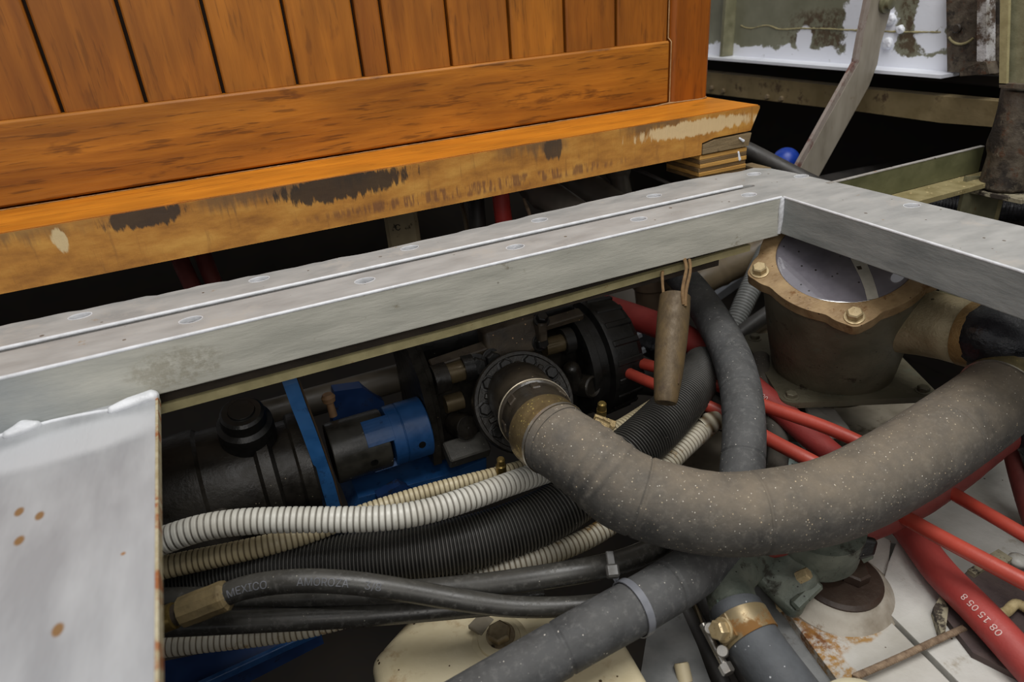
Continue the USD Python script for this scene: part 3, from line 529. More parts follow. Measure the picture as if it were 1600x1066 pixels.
dp.add('column', rough_up(lathe(pb, pt_ - pb, [(0, 0.033), (0.005, 0.035), (0.05, 0.033), (0.06, 0.035), (0.075, 0.036), (0.10, 0.034), (0.155, 0.034)], 36).subdivide(), 0.003, 60), rusty, smooth=True)
dp.add('foot_plate', cbox(pb + (0.02, -0.005, -0.006), (0.11, 0.10, 0.008), 0.001), grime_edge)
dp.done()
# outboard angle iron and its hanging strap
YA = Pz(1310, 284, 0.0)[1]; za = Py(1500, 278, YA)[2]; xa0, xa1 = Pz(1305, 286, 0)[0] - 0.01, pc[0] + 0.02
ai = Thing('angle_iron', 'olive angle iron with crumbs on its lower leg, running from frame to rusty post', 'angle iron')
ai.add('upright_leg', slab([(xa0, YA, -0.001), (xa1, YA + 0.006, 0.0), (xa1, YA + 0.006, za), (xa0, YA, za)], (0, 0.006, 0)), M('olive_web', S(88, 90, 62), S(106, 106, 74), 26, rough=0.5, bump=(50, 0.0008)), smooth=False)
ai.add('top_edge', slab([(xa0, YA - 0.0004, -0.001), (xa1, YA + 0.0056, 0.0), (xa1, YA + 0.0128, 0.0), (xa0, YA + 0.0068, -0.001)], (0, 0, 0.0014)), frame_edge, smooth=False, label='grey scuffed top edge')
ai.add('lower_leg', slab([(xa0, YA - 0.048, za - 0.001), (xa1 + 0.02, YA - 0.042, za - 0.001), (xa1 + 0.02, YA + 0.006, za - 0.001), (xa0, YA + 0.003, za - 0.001)], (0, 0, -0.008)), M('crumbed_olive', S(132, 120, 82), S(150, 138, 98), 40, rough=0.6, speck=((S(196, 176, 130), 160, 0.34, 0.25), (S(96, 74, 48), 200, 0.3, 0.12))), smooth=False)
ai.done()
st = Thing('hanger_strap', 'olive flat steel strap hanging below the angle iron at right', 'strap')
YS = YA - 0.02
st.add('strap', slab([Py(*p, YS) for p in ((1512, 276), (1576, 276), (1528, 470), (1470, 466))], (0, 0.006, 0)), olive, smooth=False)
st.add('edge', slab([Py(*p, YS - 0.0005) for p in ((1570, 276), (1576.5, 276), (1528.5, 470), (1522, 470))], (0, 0.007, 0)), olive_lip, smooth=False, label='pale right edge')
st.done()
one('black_pipe', 'dark ribbed pipe passing behind the hanging strap at right', 'pipe', sweep(Curve([(1380, 318, 1.5, 42), (1480, 320, 1.45, 44), (1560, 322, 1.4, 46), (1680, 330, 1.35, 46)]), 24, 0.006, pitch=0.006, amp=0.03), black_tape, smooth=True)
# bent flat-bar lever
lv = Thing('bent_lever', 'bent grey flat-bar steel lever standing behind the hatch frame', 'lever')
YV = 1.0
Lf = [(1372, -60), (1360, 5), (1349, 60), (1342, 98), (1330, 120), (1238, 285)]; Rt = [(1410, -60), (1390, 22), (1376, 70), (1371, 100), (1358, 134), (1266, 300)]
for seg in (slice(0, 4), slice(3, 6)): pass
lv.add('bar', slab([Py(*p, YV) for p in Lf] + [Py(*p, YV) for p in Rt[::-1]], (0, 0.008, 0)), lever_steel, smooth=False)
edge_m = M('lever_edge', S(176, 164, 156), S(160, 148, 138), 40, rough=0.45, metal=0.3, rust=((S(120, 84, 76), 30, 0.5, 0.64),))
Le = [(x - 7, y - 1) for x, y in Lf]
lv.add('edge', slab([Py(*p, YV + 0.0003) for p in Le] + [Py(*p, YV + 0.0003) for p in Lf[::-1]], (0, 0.0075, 0)), edge_m, smooth=False, label='pinkish scraped left edge')
pc2 = Py(1384, 3, YV - 0.001)
lv.add('pivot_bolt', cat(lathe(pc2, (0.1, -1, -0.1), [(0, 0.019), (0.005, 0.019), (0.006, 0.012), (0.013, 0.012), (0.014, 0.008)], 28)), olive)
lv.done()
one('blue_ball_handle', 'blue ball seen in the dark beyond the hatch frame', 'ball', trimesh.creation.icosphere(3, 21 * 1.42 / FPX).apply_translation(Pd(1228, 252, 1.42)), ball_blue, smooth=True)
one('dark_pipe', 'dark grey pipe sloping past the blue ball', 'pipe', sweep(Curve([(1140, 222, 1.36, 24), (1190, 245, 1.33, 24), (1250, 276, 1.3, 24), (1330, 310, 1.28, 24)]), 20), dark_pipe, smooth=True)
one('wood_offcut', 'small pale wood offcut beside the packing block', 'offcut', cbox(Py(1182, 262, 0.95), (0.022, 0.05, 0.006), 0.0008), grey_wood)
one('white_tube', 'dim whitish tube lying in the dark gap right of the lever foot', 'tube', sweep(Curve([(1262, 300, 1.5, 40), (1330, 282, 1.55, 34), (1420, 262, 1.6, 26)]), 20), dark_pipe, smooth=True)

# ================================================================ things in the gap under the plinth
gap_pipe = M('gap_pipe', S(112, 106, 98), S(136, 128, 118), 20, rough=0.45)
def vtube(name, label, c, pts, mat, **k): one(name, label, c, sweep(Curve(pts), 22, **k), mat, smooth=True)
vtube('red_pipe', 'bright red upright pipe in the gap under the plinth', 'pipe', [(781, 270, 1.22, 27), (783, 310, 1.22, 27), (787, 345, 1.23, 27), (794, 400, 1.25, 27)], M('red_pipe_paint', S(222, 74, 66), S(206, 62, 56), 20, rough=0.4))
vtube('grey_pipe', 'dark grey upright pipe left of the red pipe in the gap', 'pipe', [(742, 290, 1.25, 26), (745, 330, 1.25, 26), (750, 400, 1.27, 26)], dark_pipe)
vtube('thin_cable', 'thin brown cable in the dark gap between the tan box and the grey pipe', 'cable', [(715, 300, 1.3, 7), (724, 330, 1.3, 7), (732, 380, 1.3, 7)], tan_pipe)
vtube('dull_red_pipe', 'dull red upright pipe in the gap, left of a matching pipe', 'pipe', [(275, 390, 1.1, 26), (290, 425, 1.1, 26), (312, 470, 1.1, 26)], red_dim)
vtube('dull_red_pipe', 'dull red upright pipe in the gap, right of a matching pipe', 'pipe', [(312, 385, 1.12, 26), (325, 420, 1.12, 26), (345, 465, 1.12, 26)], red_dim)
vtube('elbow_pipe', 'dark grey collared pipe sloping down in the gap right of the red pipe', 'pipe', [(830, 290, 1.3, 46), (870, 315, 1.25, 50), (930, 360, 1.2, 52)], gap_pipe, bands=((0.04, 0.008, 0.004),))
vtube('sloping_pipe', 'wide brownish pipe sloping down in the gap under the plinth', 'pipe', [(870, 255, 1.45, 44), (930, 300, 1.4, 46), (1000, 350, 1.35, 48)], gap_pipe)
vtube('valve_body', 'dim brown valve body in the gap near the packing block', 'valve', [(962, 255, 1.4, 34), (968, 280, 1.4, 30), (976, 320, 1.4, 30)], gap_pipe, bands=((0.02, 0.008, 0.006),))
vtube('thin_rod', 'thin dark rod sloping under the plinth near the packing block', 'rod', [(985, 262, 1.25, 6), (1020, 276, 1.22, 6), (1060, 294, 1.2, 6)], dark_pipe)
tb = Thing('tan_box', 'tan box corner with black marks in the gap under the plinth', 'box')
c = Pd(632, 375, 1.18)
tb.add('body', cbox(c, (0.055, 0.05, 0.12), 0.006, (unit((1, -0.3, 0)), unit((0.3, 1, 0)), (0, 0, 1))), tan_sheet)
tm = meshkit.text_mesh('C', 0.010, 0.0006); ax = np.array([unit((1, -0.3, 0)), (0, 0, 1), unit((-0.3, -1, 0))]); tm.apply_translation((-0.012, 0.026, 0.0251)); tm.vertices = tm.vertices @ ax + c
tb.add('mark', tm, black_paint, smooth=False, label='black letter C')
tb.done()
vtube('twisted_wire', 'frayed pale wire end hanging in the gap right of the red pipe', 'wire', [(818, 310, 1.2, 4), (824, 325, 1.2, 6), (829, 340, 1.2, 5), (832, 360, 1.2, 4)], rope_mat)

# ================================================================ motor, coupling, pump on one shaft line (along x)
YX = 0.72
C0 = Py(590, 687, YX)                                              # a point of the shaft line
def strip_plate(near, back, vec): return cat(*[slab([a, b, b + back, a + back], vec) for a, b in zip(near[:-1], near[1:])])
ASSEMBLY = (C0, 1.20, Py(590, 687, YX * 1.20))                        # drive modelled round C0 with a 75 mm coupling, built with a 90 mm one under the frame
def xat(px):
    py = 687 - 0.31 * (px - 590); return Py(px, py, YX)[0]
def ax(px, dy=0.0, dz=0.0): return np.array([xat(px), YX + dy, C0[2] + dz])
EX = np.array([1.0, 0, 0])
def xl(px0, px1, prof, dy=0, dz=0, seg=44):
    """lathe between two picture columns; prof: (share of the length, radius)"""
    a, b = ax(px0, dy, dz), ax(px1, dy, dz); L = b[0] - a[0]
    return lathe(a, EX, [(s * L, r) for s, r in prof], seg)
mo = Thing('drive_motor', 'black cast drive motor with a round filler cap, left of the blue flange', 'motor')
mo.add('housing', xl(170, 468, [(0, 0.05), (0.02, 0.072), (0.50, 0.074), (0.52, 0.070), (0.78, 0.068), (0.80, 0.074), (0.86, 0.074), (0.88, 0.055), (1, 0.055)], dz=0.0), black_cast, smooth=30)
mo.add('flange', xl(462, 487, [(0, 0.058), (0.15, 0.061), (0.85, 0.061), (1, 0.058)]), black_cast, smooth=30)
fc = ax(408, -0.022, 0.090)
mo.add('filler_cap', lathe(fc, (0.02, -0.35, 1), [(-0.03, 0.030), (-0.004, 0.029), (0.0, 0.024), (0.012, 0.023), (0.015, 0.020), (0.015, 0.014), (0.018, 0.0135), (0.0182, 0.0)], 40), black_paint)
bx = ax(318, -0.068, -0.012)
mo.add('terminal_box', rough_up(spheres_hull([bx + np.array(o) for o in ((-0.05, 0, 0.022), (0.018, 0, 0.022), (-0.05, 0.03, 0.03), (0.018, 0.03, 0.03), (-0.05, -0.014, -0.03), (0.022, -0.014, -0.03))], 0.010, 2), 0.0008, 60), black_cast, smooth=40)
bx = ax(372, -0.066, -0.035)
mo.add('port_boss', lathe(bx, (-0.1, -1, 0.2), [(-0.03, 0.030), (0, 0.028), (0.010, 0.024), (0.012, 0.016), (0.004, 0.0)], 32), black_cast)
for px, dz in ((345, -0.03), (428, -0.05)):
    mo.add('bolt', hexbolt(ax(px, -0.062, dz), (0, -1, 0.3), 0.008, 0.008, 0.011), black_paint)
mo.done()
bf = Thing('blue_flange', 'bright blue steel mounting flange between the black motor and the shaft coupling', 'flange')
near = [Py(px, py, 0.675 - 0.010 * math.sin(k / 6 * math.pi)) for k, (px, py) in enumerate(((456, 570), (466, 598), (478, 632), (492, 668), (507, 710), (521, 750), (533, 795)))]
bf.add('plate', strip_plate(near, np.array((0, 0.13, 0.0)), (-0.015, 0, 0)), M('flange_blue', S(34, 84, 136), S(46, 102, 160), 26, rough=0.36, bump=(80, 0.0004), rust=((S(20, 52, 92), 34, 0.58, 0.72),)), smooth=False)
bn = ax(541, -0.055, -0.085)
bf.add('bolt', hexbolt(bn, (0.9, -0.3, 0.3), 0.012, 0.014), rusty)
bf.add('gasket', strip_plate([p + (0.0003, 0.004, 0) for p in near], np.array((0, 0.12, 0)), (0.0022, 0, 0)), M('brown_gasket', S(54, 40, 24), S(76, 55, 32), 40, rough=0.8), smooth=False)
bf.done()
cp = Thing('shaft_coupling', 'jaw coupling with a black hub and a blue hub between flange and pump', 'coupling')
RC = 0.0375
cp.add('black_hub', xl(517, 601, [(0, RC * 0.8), (0.0, RC * 0.97), (0.03, RC), (0.97, RC), (1, RC * 0.97), (1, RC * 0.6)]), M('hub_black', S(38, 37, 33), S(56, 54, 48), 30, rough=0.36, bump=(150, 0.0003), stretch=(1, 1, 1), speck=((S(170, 165, 150), 260, 0.3, 0.03),)), smooth=30)
cp.add('blue_hub', xl(606, 664, [(0, RC * 0.6), (0, RC * 0.99), (0.02, RC * 1.01), (0.30, RC * 1.01), (0.31, RC * 0.985), (0.33, RC * 0.985), (0.34, RC * 1.01), (0.97, RC * 1.01), (1, RC * 0.95)]), blue_paint, smooth=30)
def jaw(px0, px1, a0, a1, r0, r1):
    a, b = ax(px0)[0], ax(px1)[0]; t = np.linspace(a0, a1, 9)
    pts = [(a, YX + r1 * math.cos(q), C0[2] + r1 * math.sin(q)) for q in t] + [(a, YX + r0 * math.cos(q), C0[2] + r0 * math.sin(q)) for q in t[::-1]]
    return slab(pts, (b - a, 0, 0))
for k in range(3):                                                  # three blue dogs gripping the black hub
    q = math.radians(104 + 120 * k); cp.add('jaw', jaw(572 if k else 568, 609, q, q + math.radians(52), RC * 0.75, RC * 1.02), blue_paint, smooth=False)
for px, q in ((572, 188), (645, 182)):
    q = math.radians(q); o = np.array([0, math.cos(q), math.sin(q)])
    cp.add('painted_screw_hole', lathe(ax(px) + o * (RC * 0.995), o, [(-0.001, 0.0046), (0.0006, 0.0046), (0.0006, 0.0)], 20), M('hole_black', S(8, 8, 8)))  # flat black disc paints the darkness inside the hole
cp.done()
# blue guard, pin and shaft behind the coupling
one('blue_guard', 'dark blue guard plate behind the shaft coupling', 'guard', slab([Py(*p, 0.83) for p in ((522, 612), (566, 606), (600, 628), (606, 668), (520, 690))], (0, 0.02, 0)), blue_dark, smooth=False)
one('locking_pin', 'rusty brown pin standing beside the blue flange', 'pin', lathe(Py(521, 650, 0.745), (-0.04, 0.1, 1), [(0, 0.005), (0.018, 0.0045), (0.02, 0.0075), (0.026, 0.0085), (0.030, 0.006)], 20), M('pin_rust', S(112, 84, 58), S(136, 104, 72), 40, rough=0.7), smooth=30)
one('cross_tube', 'dull grey-brown tube running behind the coupling under the frame', 'tube', cyl(np.array([xat(430), 0.86, Py(560, 608, 0.86)[2]]), (1, 0, 0), 0.020, 0.30, 0.002), M('dull_tube', S(70, 64, 54), S(88, 80, 68), 20, rough=0.5), smooth=35)
bb_ = Thing('blue_bed', 'blue painted steel bed under the coupling', 'bed')
zb = C0[2] - 0.075
bb_.add('rail', slab([Py(*p, 0.70) for p in ((548, 800), (560, 778), (700, 742), (760, 716), (760, 760), (560, 830))], (0, 0.10, 0)), blue_paint, smooth=False)
bb_.add('bracket', slab([Py(*p, 0.69) for p in ((590, 778), (625, 758), (650, 770), (650, 800), (590, 810))], (0, 0.015, 0)), blue_dark, smooth=False)
bb_.done()
# ---------------------------------------------------------------- pump
pu = Thing('pump', 'large black twin-shaft pump with a bolted round outlet flange and round end cover', 'pump')
xp = xat(668)
nr = [Py(*p, 0.705) for p in ((640, 520), (655, 556), (668, 590), (680, 640), (688, 690), (691, 724))]
pu.add('end_plate', strip_plate(nr, np.array((0, 0.13, 0.004)), (-0.011, 0, 0)), black_cast, smooth=False)
pu.add('end_plate', strip_plate([p + (0.0003, 0.006, 0) for p in nr], np.array((0, 0.12, 0.004)), (0.007, 0, 0)), black_cast, smooth=False)
x1 = xat(925)
def P1(px, py, y): return Py(px, py, y)
body_lo, body_hi = Py(700, 742, 0.73), Py(915, 520, 0.80)
pu.add('casing', cbox(((xp + x1) / 2, 0.79, Py(800, 610, 0.75)[2]), (x1 - xp, 0.10, 0.12), 0.01), black_cast)
z1 = Py(770, 500, 0.785)[2]
pu.add('upper_barrel', cyl((xp + 0.004, 0.785, z1), EX, 0.034, x1 - xp - 0.01, 0.003, 40), black_paint)
for a, b, y in (((672, 572), (772, 538), 0.735), ((842, 510), (908, 490), 0.735)):
    A, B = Py(*a, y), Py(*b, y); pu.add('ledge', bar(A, B, 0.016, 0.010, (0, -0.3, 1), 0.0015), brown_cast)
A, B = Py(768, 543, 0.725), Py(838, 520, 0.725)
pu.add('saddle', cat(rough_up(spheres_hull([A + (0, 0.01, 0.012), B + (0, 0.01, 0.012), A + (0, 0, -0.018), B + (0, 0, -0.018), A + (0, 0.05, 0.02), B + (0, 0.05, 0.02)], 0.007, 2), 0.0008, 90), cbox(B + (0.004, -0.004, 0.004), (0.012, 0.02, 0.026), 0.002)), brown_cast, smooth=40)
def stubshaft(c0, c1, y, r, mat, nm):
    a, b = Py(*c0, y), Py(*c1, y); a[2] = b[2] = (a[2] + b[2]) / 2
    pu.add(nm, lathe(a, b - a, [(0, r), (np.linalg.norm(b - a), r)], 28), mat)
shaft_m = M('oily_shaft', S(92, 80, 58), S(112, 98, 72), 20, rough=0.36, metal=0.4, speck=((S(40, 34, 26), 120, 0.2, 0.04),))
stubshaft((690, 588), (728, 576), 0.725, 0.0135, shaft_m, 'shaft'); stubshaft((850, 545), (885, 532), 0.725, 0.0120, shaft_m, 'shaft')
stubshaft((676, 596), (698, 588), 0.72, 0.019, black_cast, 'gland'); stubshaft((722, 578), (738, 573), 0.725, 0.018, black_paint, 'gland')
stubshaft((878, 536), (892, 530), 0.725, 0.018, black_paint, 'gland'); stubshaft((695, 632), (722, 625), 0.735, 0.012, shaft_m, 'shaft')
for p, n_, r in (((744, 572), (0, -1, 0.3), 0.012), ((768, 560), (0, -1, 0.2), 0.010), ((843, 535), (0.2, -1, 0.2), 0.009), ((846, 501), (0, -0.5, 1), 0.008)):
    pu.add('bolt', hexbolt(Py(*p, 0.722), n_, r, 0.010, r * 1.35), black_paint)
pu.add('plug', lathe(Py(718, 664, 0.725), (0.15, -1, 0.35), [(-0.01, 0.0165), (0.022, 0.0165), (0.025, 0.0150), (0.0252, 0.003), (0.024, 0)], 30), black_cast)
A, B = Py(697, 712, 0.70), Py(760, 692, 0.70)
pu.add('foot', bar(A, B, 0.03, 0.020, (0, -0.5, 1), 0.002), M('grey_foot', S(64, 62, 58), S(84, 82, 76), 40, rough=0.55, bump=(140, 0.0006), speck=((S(150, 145, 135), 300, 0.3, 0.08),)))
# end cover at the right
A = Py(922, 556, 0.775); a_ = A.copy()
pu.add('end_cover', lathe((xat(912), A[1], A[2]), EX, [(0, 0.070), (0.004, 0.080), (0.016, 0.080), (0.018, 0.076), (0.030, 0.076), (0.033, 0.086), (0.040, 0.088), (0.075, 0.085), (0.084, 0.078), (0.086, 0.0)], 60), black_paint, smooth=28)
for k in range(20):
    q = 2 * math.pi * k / 20; o = np.array([0, math.cos(q), math.sin(q)])
    if o[1] < 0.35: pu.add('cover_rib', bar(np.array([xat(912) + 0.038, A[1], A[2]]) + o * 0.0865, np.array([xat(912) + 0.080, A[1], A[2]]) + o * 0.0835, 0.009, 0.006, o, 0.0015), black_paint)
pu.add('sight_port', lathe(Py(921, 604, 0.70), (0.35, -1, 0.25), [(-0.02, 0.0155), (0.006, 0.0155), (0.008, 0.013), (0.004, 0.011), (0.004, 0)], 28), black_cast)
pu.add('cover_lug', spheres_hull([Py(893, 578, 0.715), Py(898, 600, 0.715)], (0.012, 0.014), 2), black_cast)
# outlet flange, faces the viewer
n_f = unit((-0.13, -1.45, 0.95)); cf = Pd(820, 628, 0.865)
pu.add('outlet_flange', lathe(cf, n_f, [(-0.03, 0.056), (-0.016, 0.058), (-0.015, 0.0655), (-0.002, 0.0655), (0, 0.064), (0, 0.060), (-0.0015, 0.059), (-0.0015, 0.0)], 56), black_cast, smooth=30)
fx, fy, _ = frame_of(n_f)
for k in range(10):
    q = 2 * math.pi * (k + 0.4) / 10; pu.add('flange_bolt', hexbolt(cf + 0.0515 * (math.cos(q) * fx + math.sin(q) * fy) - n_f * 0.002, n_f, 0.0082, 0.007, 0.0105), black_paint)
for k in range(10):
    q = 2 * math.pi * (k + 0.9) / 10; pu.add('flange_web', bar(cf + 0.040 * (math.cos(q) * fx + math.sin(q) * fy), cf + 0.052 * (math.cos(q) * fx + math.sin(q) * fy) - n_f * 0.001, 0.007, 0.006, n_f, 0.001), black_cast)
pu.done()

ASSEMBLY = None
# ================================================================ the big exhaust hose and its fittings
A0, A1 = Pd(812, 616, 1.03), Pd(868, 690, 0.80); da = A1 - A0; LA = np.linalg.norm(da)
of = Thing('outlet_spigot', 'dark pipe spigot with a bright ring between the pump flange and the big hose', 'pipe fitting')
of.add('spigot', lathe(A0, da, [(0, 0.049), (LA * 0.49, 0.0475), (LA * 0.50, 0.049), (LA * 0.54, 0.049), (LA * 0.55, 0.0465), (LA * 0.95, 0.044)], 48), M('spigot_black', S(44, 38, 30), S(62, 54, 42), 22, rough=0.38, bump=(60, 0.0008), speck=((S(170, 150, 120), 200, 0.22, 0.04),)), smooth=30)
of.add('ring', lathe(A0 + da * 0.50, da, [(0, 0.0485), (0.0008, 0.0503), (0.0026, 0.0503), (0.0034, 0.0485)], 48), M('ring_bright', S(170, 160, 142), S(140, 130, 112), 60, rough=0.3, metal=0.7), label='bright ring')
hx, hy, _ = frame_of(da)
for k in range(8):
    q = 2 * math.pi * k / 8; o = math.cos(q) * hx + math.sin(q) * hy
    of.add('hex_lug', bar(A0 + da * 0.56 + o * 0.0462, A0 + da * 0.66 + o * 0.0456, 0.012, 0.004, o, 0.0015), brown_cast)
of.done()
cvA = Curve([(842, 658, 0.86, 114), (862, 682, 0.80, 114), (897, 706, 0.775, 118), (940, 738, 0.762, 124), (970, 762, 0.757, 129), (1040, 788, 0.75, 130), (1125, 803, 0.746, 129), (1210, 798, 0.75, 131), (1290, 783, 0.762, 131), (1370, 748, 0.785, 130), (1437, 708, 0.81, 129), (1500, 665, 0.84, 126), (1548, 630, 0.865, 122), (1582, 602, 0.885, 118), (1596, 588, 0.895, 116)])
bh_ = Thing('big_hose', 'thick dusty grey-black rubber hose sweeping in a wide U across the engine bay', 'hose')
tb0 = cvA.near(868, 688)
bh_.add('hose', sweep(cvA, 44, 0.0016, t0=tb0 - 0.012, wrinkle=0.022, bands=tuple((cvA.near(px, py), 0.0014, -0.0022) for px, py in ((1000, 776), (1180, 801), (1475, 683))) + tuple((cvA.near(905 + 16 * k, 708 + 9 * k), 0.003, 0.0012) for k in range(4))), hose_rubber, smooth=True)
bh_.add('end_lip', sweep(cvA, 44, 0.002, t0=tb0 - 0.008, t1=tb0 + 0.006, grow=0.001), hose_rubber, smooth=True)
bh_.done()
hc = Thing('hose_clamp', 'gold-stained band clamp with a screw tail on the pump end of the big hose', 'clamp')
hc.add('band', sweep(cvA, 48, 0.002, t0=tb0 - 0.026, t1=tb0 - 0.001, grow=0.0022), clamp_steel, smooth=30)
hc.add('band_edge', sweep(cvA, 48, 0.001, t0=tb0 - 0.0035, t1=tb0 - 0.001, grow=0.0026), bright_steel, smooth=30, label='bright rolled band edge')
p0 = Pd(928, 652, 0.80); p1 = Pd(950, 662, 0.80)
hc.add('screw_tail', cat(bar(p0, Pd(962, 664, 0.80), 0.010, 0.0016, (0, -0.6, 1)), lathe(Pd(950, 668, 0.795), p0 - p1, [(0, 0.006), (0.018, 0.006)], 20), bar(Pd(940, 655, 0.80), Pd(958, 672, 0.795), 0.014, 0.0016, (0.3, -0.6, 1))), clamp_steel)
hc.done()
hc2 = Thing('end_clamp', 'tarnished brass band clamp at the right end of the big hose', 'clamp')
te = cvA.near(1562, 618)
hc2.add('band', sweep(cvA, 48, 0.002, t0=te - 0.002, t1=te + 0.020, grow=0.0016), M('tarnished_band', S(136, 122, 82), S(108, 98, 68), 40, rough=0.5, metal=0.4, speck=((S(170, 150, 90), 300, 0.3, 0.2),)), smooth=30)
hc2.add('band_edge', sweep(cvA, 48, 0.001, t0=te - 0.0035, t1=te - 0.001, grow=0.0022), bright_steel, smooth=30)
hc2.done()
one('flattened_red_hose', 'dusty red hose squeezed under the big U-shaped hose', 'hose', sweep(Curve([(1790, 500, 0.97, 50), (1660, 600, 0.93, 50), (1604, 654, 0.92, 50), (1548, 700, 0.905, 46), (1488, 750, 0.88, 44), (1406, 803, 0.855, 42), (1304, 840, 0.835, 42), (1210, 851, 0.83, 42), (1120, 846, 0.835, 40)]), 24, wrinkle=0.10), red_dim, smooth=True)

# ================================================================ strainer under the frame corner
ns = unit((-0.40, -0.27, 1.0)); cs = Pd(1319.6, 397, 1.0)
sx, sy, _ = frame_of(ns, (1, 0, 0))
def onlid(px, py): v = Pn(px, py, cs, ns) - cs; return np.array([v @ sx, v @ sy])
rg = np.mean([np.linalg.norm(onlid(*p)) for p in ((1222.6, 434), (1267.6, 464), (1305, 473), (1342.7, 472), (1413, 441), (1213, 395))])
ro = np.mean([np.linalg.norm(onlid(*p)) for p in ((1243, 470), (1290, 496), (1420, 472))])
e1, e2 = onlid(1335, 497), onlid(1180, 426)
aa = math.atan2(e1[1], e1[0]); ab_ = math.atan2(e2[1], e2[0]); re = (np.linalg.norm(e1) + np.linalg.norm(e2)) / 2
stp = ab_ - aa; stp = (stp + math.pi) % (2 * math.pi) - math.pi
nears = max(3, round(2 * math.pi / abs(stp))); angs = [aa, ab_] + [ab_ + math.copysign((2 * math.pi - abs(stp)) / (nears - 1), stp) * k for k in range(1, nears - 1)]
shape = Point(0, 0).buffer(ro, quad_segs=24)
for q in angs:
    c = Point(re * math.cos(q), re * math.sin(q)); shape = shape.union(shapely.unary_union([c.buffer(0.013), Point(ro * 0.80 * math.cos(q), ro * 0.80 * math.sin(q)).buffer(0.038)]).convex_hull)
shape = shape.buffer(0.02, quad_segs=6).buffer(-0.02, quad_segs=6)
ringp = shape.difference(Point(0, 0).buffer(rg, quad_segs=24))
def to3(m2, h0=0.0): v = m2.vertices; return TM(cs + v[:, :1] * sx + v[:, 1:2] * sy + (v[:, 2:] + h0) * ns, m2.faces)
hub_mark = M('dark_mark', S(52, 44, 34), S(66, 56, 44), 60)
sr = Thing('sea_strainer', 'bronze sea strainer with a round glass lid under the corner of the hatch frame', 'strainer')
sr.add('lid_ring', to3(trimesh.creation.extrude_polygon(ringp, 0.017, engine='earcut'), -0.017), gold_ring, smooth=30, label='corroded gold-brown lid ring')
gl = lathe(cs - ns * 0.008, ns, [(0, rg + 0.001), (0.0045, rg + 0.001), (0.0065, rg * 0.985), (0.0072, rg * 0.955), (0.0072, 0)], 64)
sr.add('glass_lid', gl, glass, smooth=20, label='dusty glass lid')
def onglass(px, py): return Pn(px, py, cs - ns * 0.0006, ns)
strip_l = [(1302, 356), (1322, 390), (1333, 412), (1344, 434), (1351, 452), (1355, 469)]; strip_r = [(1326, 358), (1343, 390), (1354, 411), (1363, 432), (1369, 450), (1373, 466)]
gs = sr.add('pale_strip', cat(*[slab([onglass(*p) for p in (a0, a1, b1, b0)], ns * 0.0004) for a0, a1, b0, b1 in zip(strip_l[:-1], strip_l[1:], strip_r[:-1], strip_r[1:])]), M('strip_reflection', S(176, 172, 160), S(192, 188, 176), 40, rough=0.3), smooth=False, label='pale bent reflection painted as a strip across the glass')  # a reflection in the lid, painted as a thin pale strip
sr.add('mark', slab([onglass(*p) for p in ((1338, 417), (1345, 416), (1347, 421), (1341, 422))], ns * 0.0008), hub_mark, gs, smooth=False, label='small dark mark in the painted reflection')  # dark spot of the same painted reflection
for q in angs:
    o = cs + (re - 0.004) * (math.cos(q) * sx + math.sin(q) * sy)
    b = sr.add('lid_bolt', cat(lathe(o - ns * 0.018, ns, [(0, 0.009), (0.018, 0.009)], 16), hexbolt(o, ns, 0.0105, 0.012, 0.0135)), bolt_gold)
nb = unit((-0.28, -0.19, 1.0))
rb0 = ro * 0.955
sr.add('bowl', rough_up(lathe(cs - ns * 0.013, -nb, [(0.012, rb0 * 0.6), (0.012, rb0), (0.03, rb0), (0.05, rb0 * 0.985), (0.13, rb0 * 0.93), (0.20, rb0 * 0.86), (0.225, rb0 * 0.84), (0.232, rb0 * 0.78), (0.236, 0.0)], 64), 0.001, 25), strainer_mat, smooth=40)
cb_ = cs - ns * 0.013 - nb * 0.232
fp = shapely.box(-0.10, -0.10, 0.10, 0.10).buffer(0.018); fm = trimesh.creation.extrude_polygon(fp, 0.010, engine='earcut')
R45 = np.array([unit((0.9, -0.45, 0)), unit((0.45, 0.9, 0)), (0, 0, 1)])
fm.vertices = fm.vertices @ R45 + cb_; sr.add('base_flange', fm, strainer_mat)
for k in range(4):
    o = cb_ + np.array([0.10 * (1 if k in (0, 3) else -1), 0.10 * (1 if k < 2 else -1), 0.010]) @ R45
    sr.add('base_bolt', hexbolt(o, (0, 0, 1), 0.009, 0.008, 0.012), strainer_mat)
pe = Pd(1552, 530, 0.905); rp = 53 * 0.905 / FPX
p_in = Pd(1392, 492, 1.03); pdv = p_in - pe
sr.add('inlet_pipe', lathe(pe, pdv, [(0.03, rp), (0.06, rp * 1.0), (0.09, rp * 1.06), (0.12, rp * 1.16), (np.linalg.norm(pdv), rp * 1.45)], 48), gold_pipe, smooth=True, label='gilt painted side pipe')
sr.add('pipe_end_band', lathe(pe, pdv, [(0.0, rp * 0.9), (0.0, rp * 1.01), (0.031, rp * 1.012), (0.032, rp * 0.99)], 48), gold_stain, smooth=30, label='rust-gold stained pipe end')
sr.done()
eb = Curve([pe + unit(pdv) * 0.012, pe - unit(pdv) * 0.010, Pd(1588, 548, 0.91), Pd(1620, 564, 0.925), Pd(1618, 584, 0.92), Pd(1597, 586, 0.90)], (rp * 1.0, rp * 1.03, rp * 1.05, rp * 1.05, rp * 1.02, rp))
one('taped_elbow', 'elbow wrapped in glossy creased black tape between strainer pipe and big hose', 'elbow', sweep(eb, 40, 0.003, wrinkle=0.07), black_tape, smooth=True)

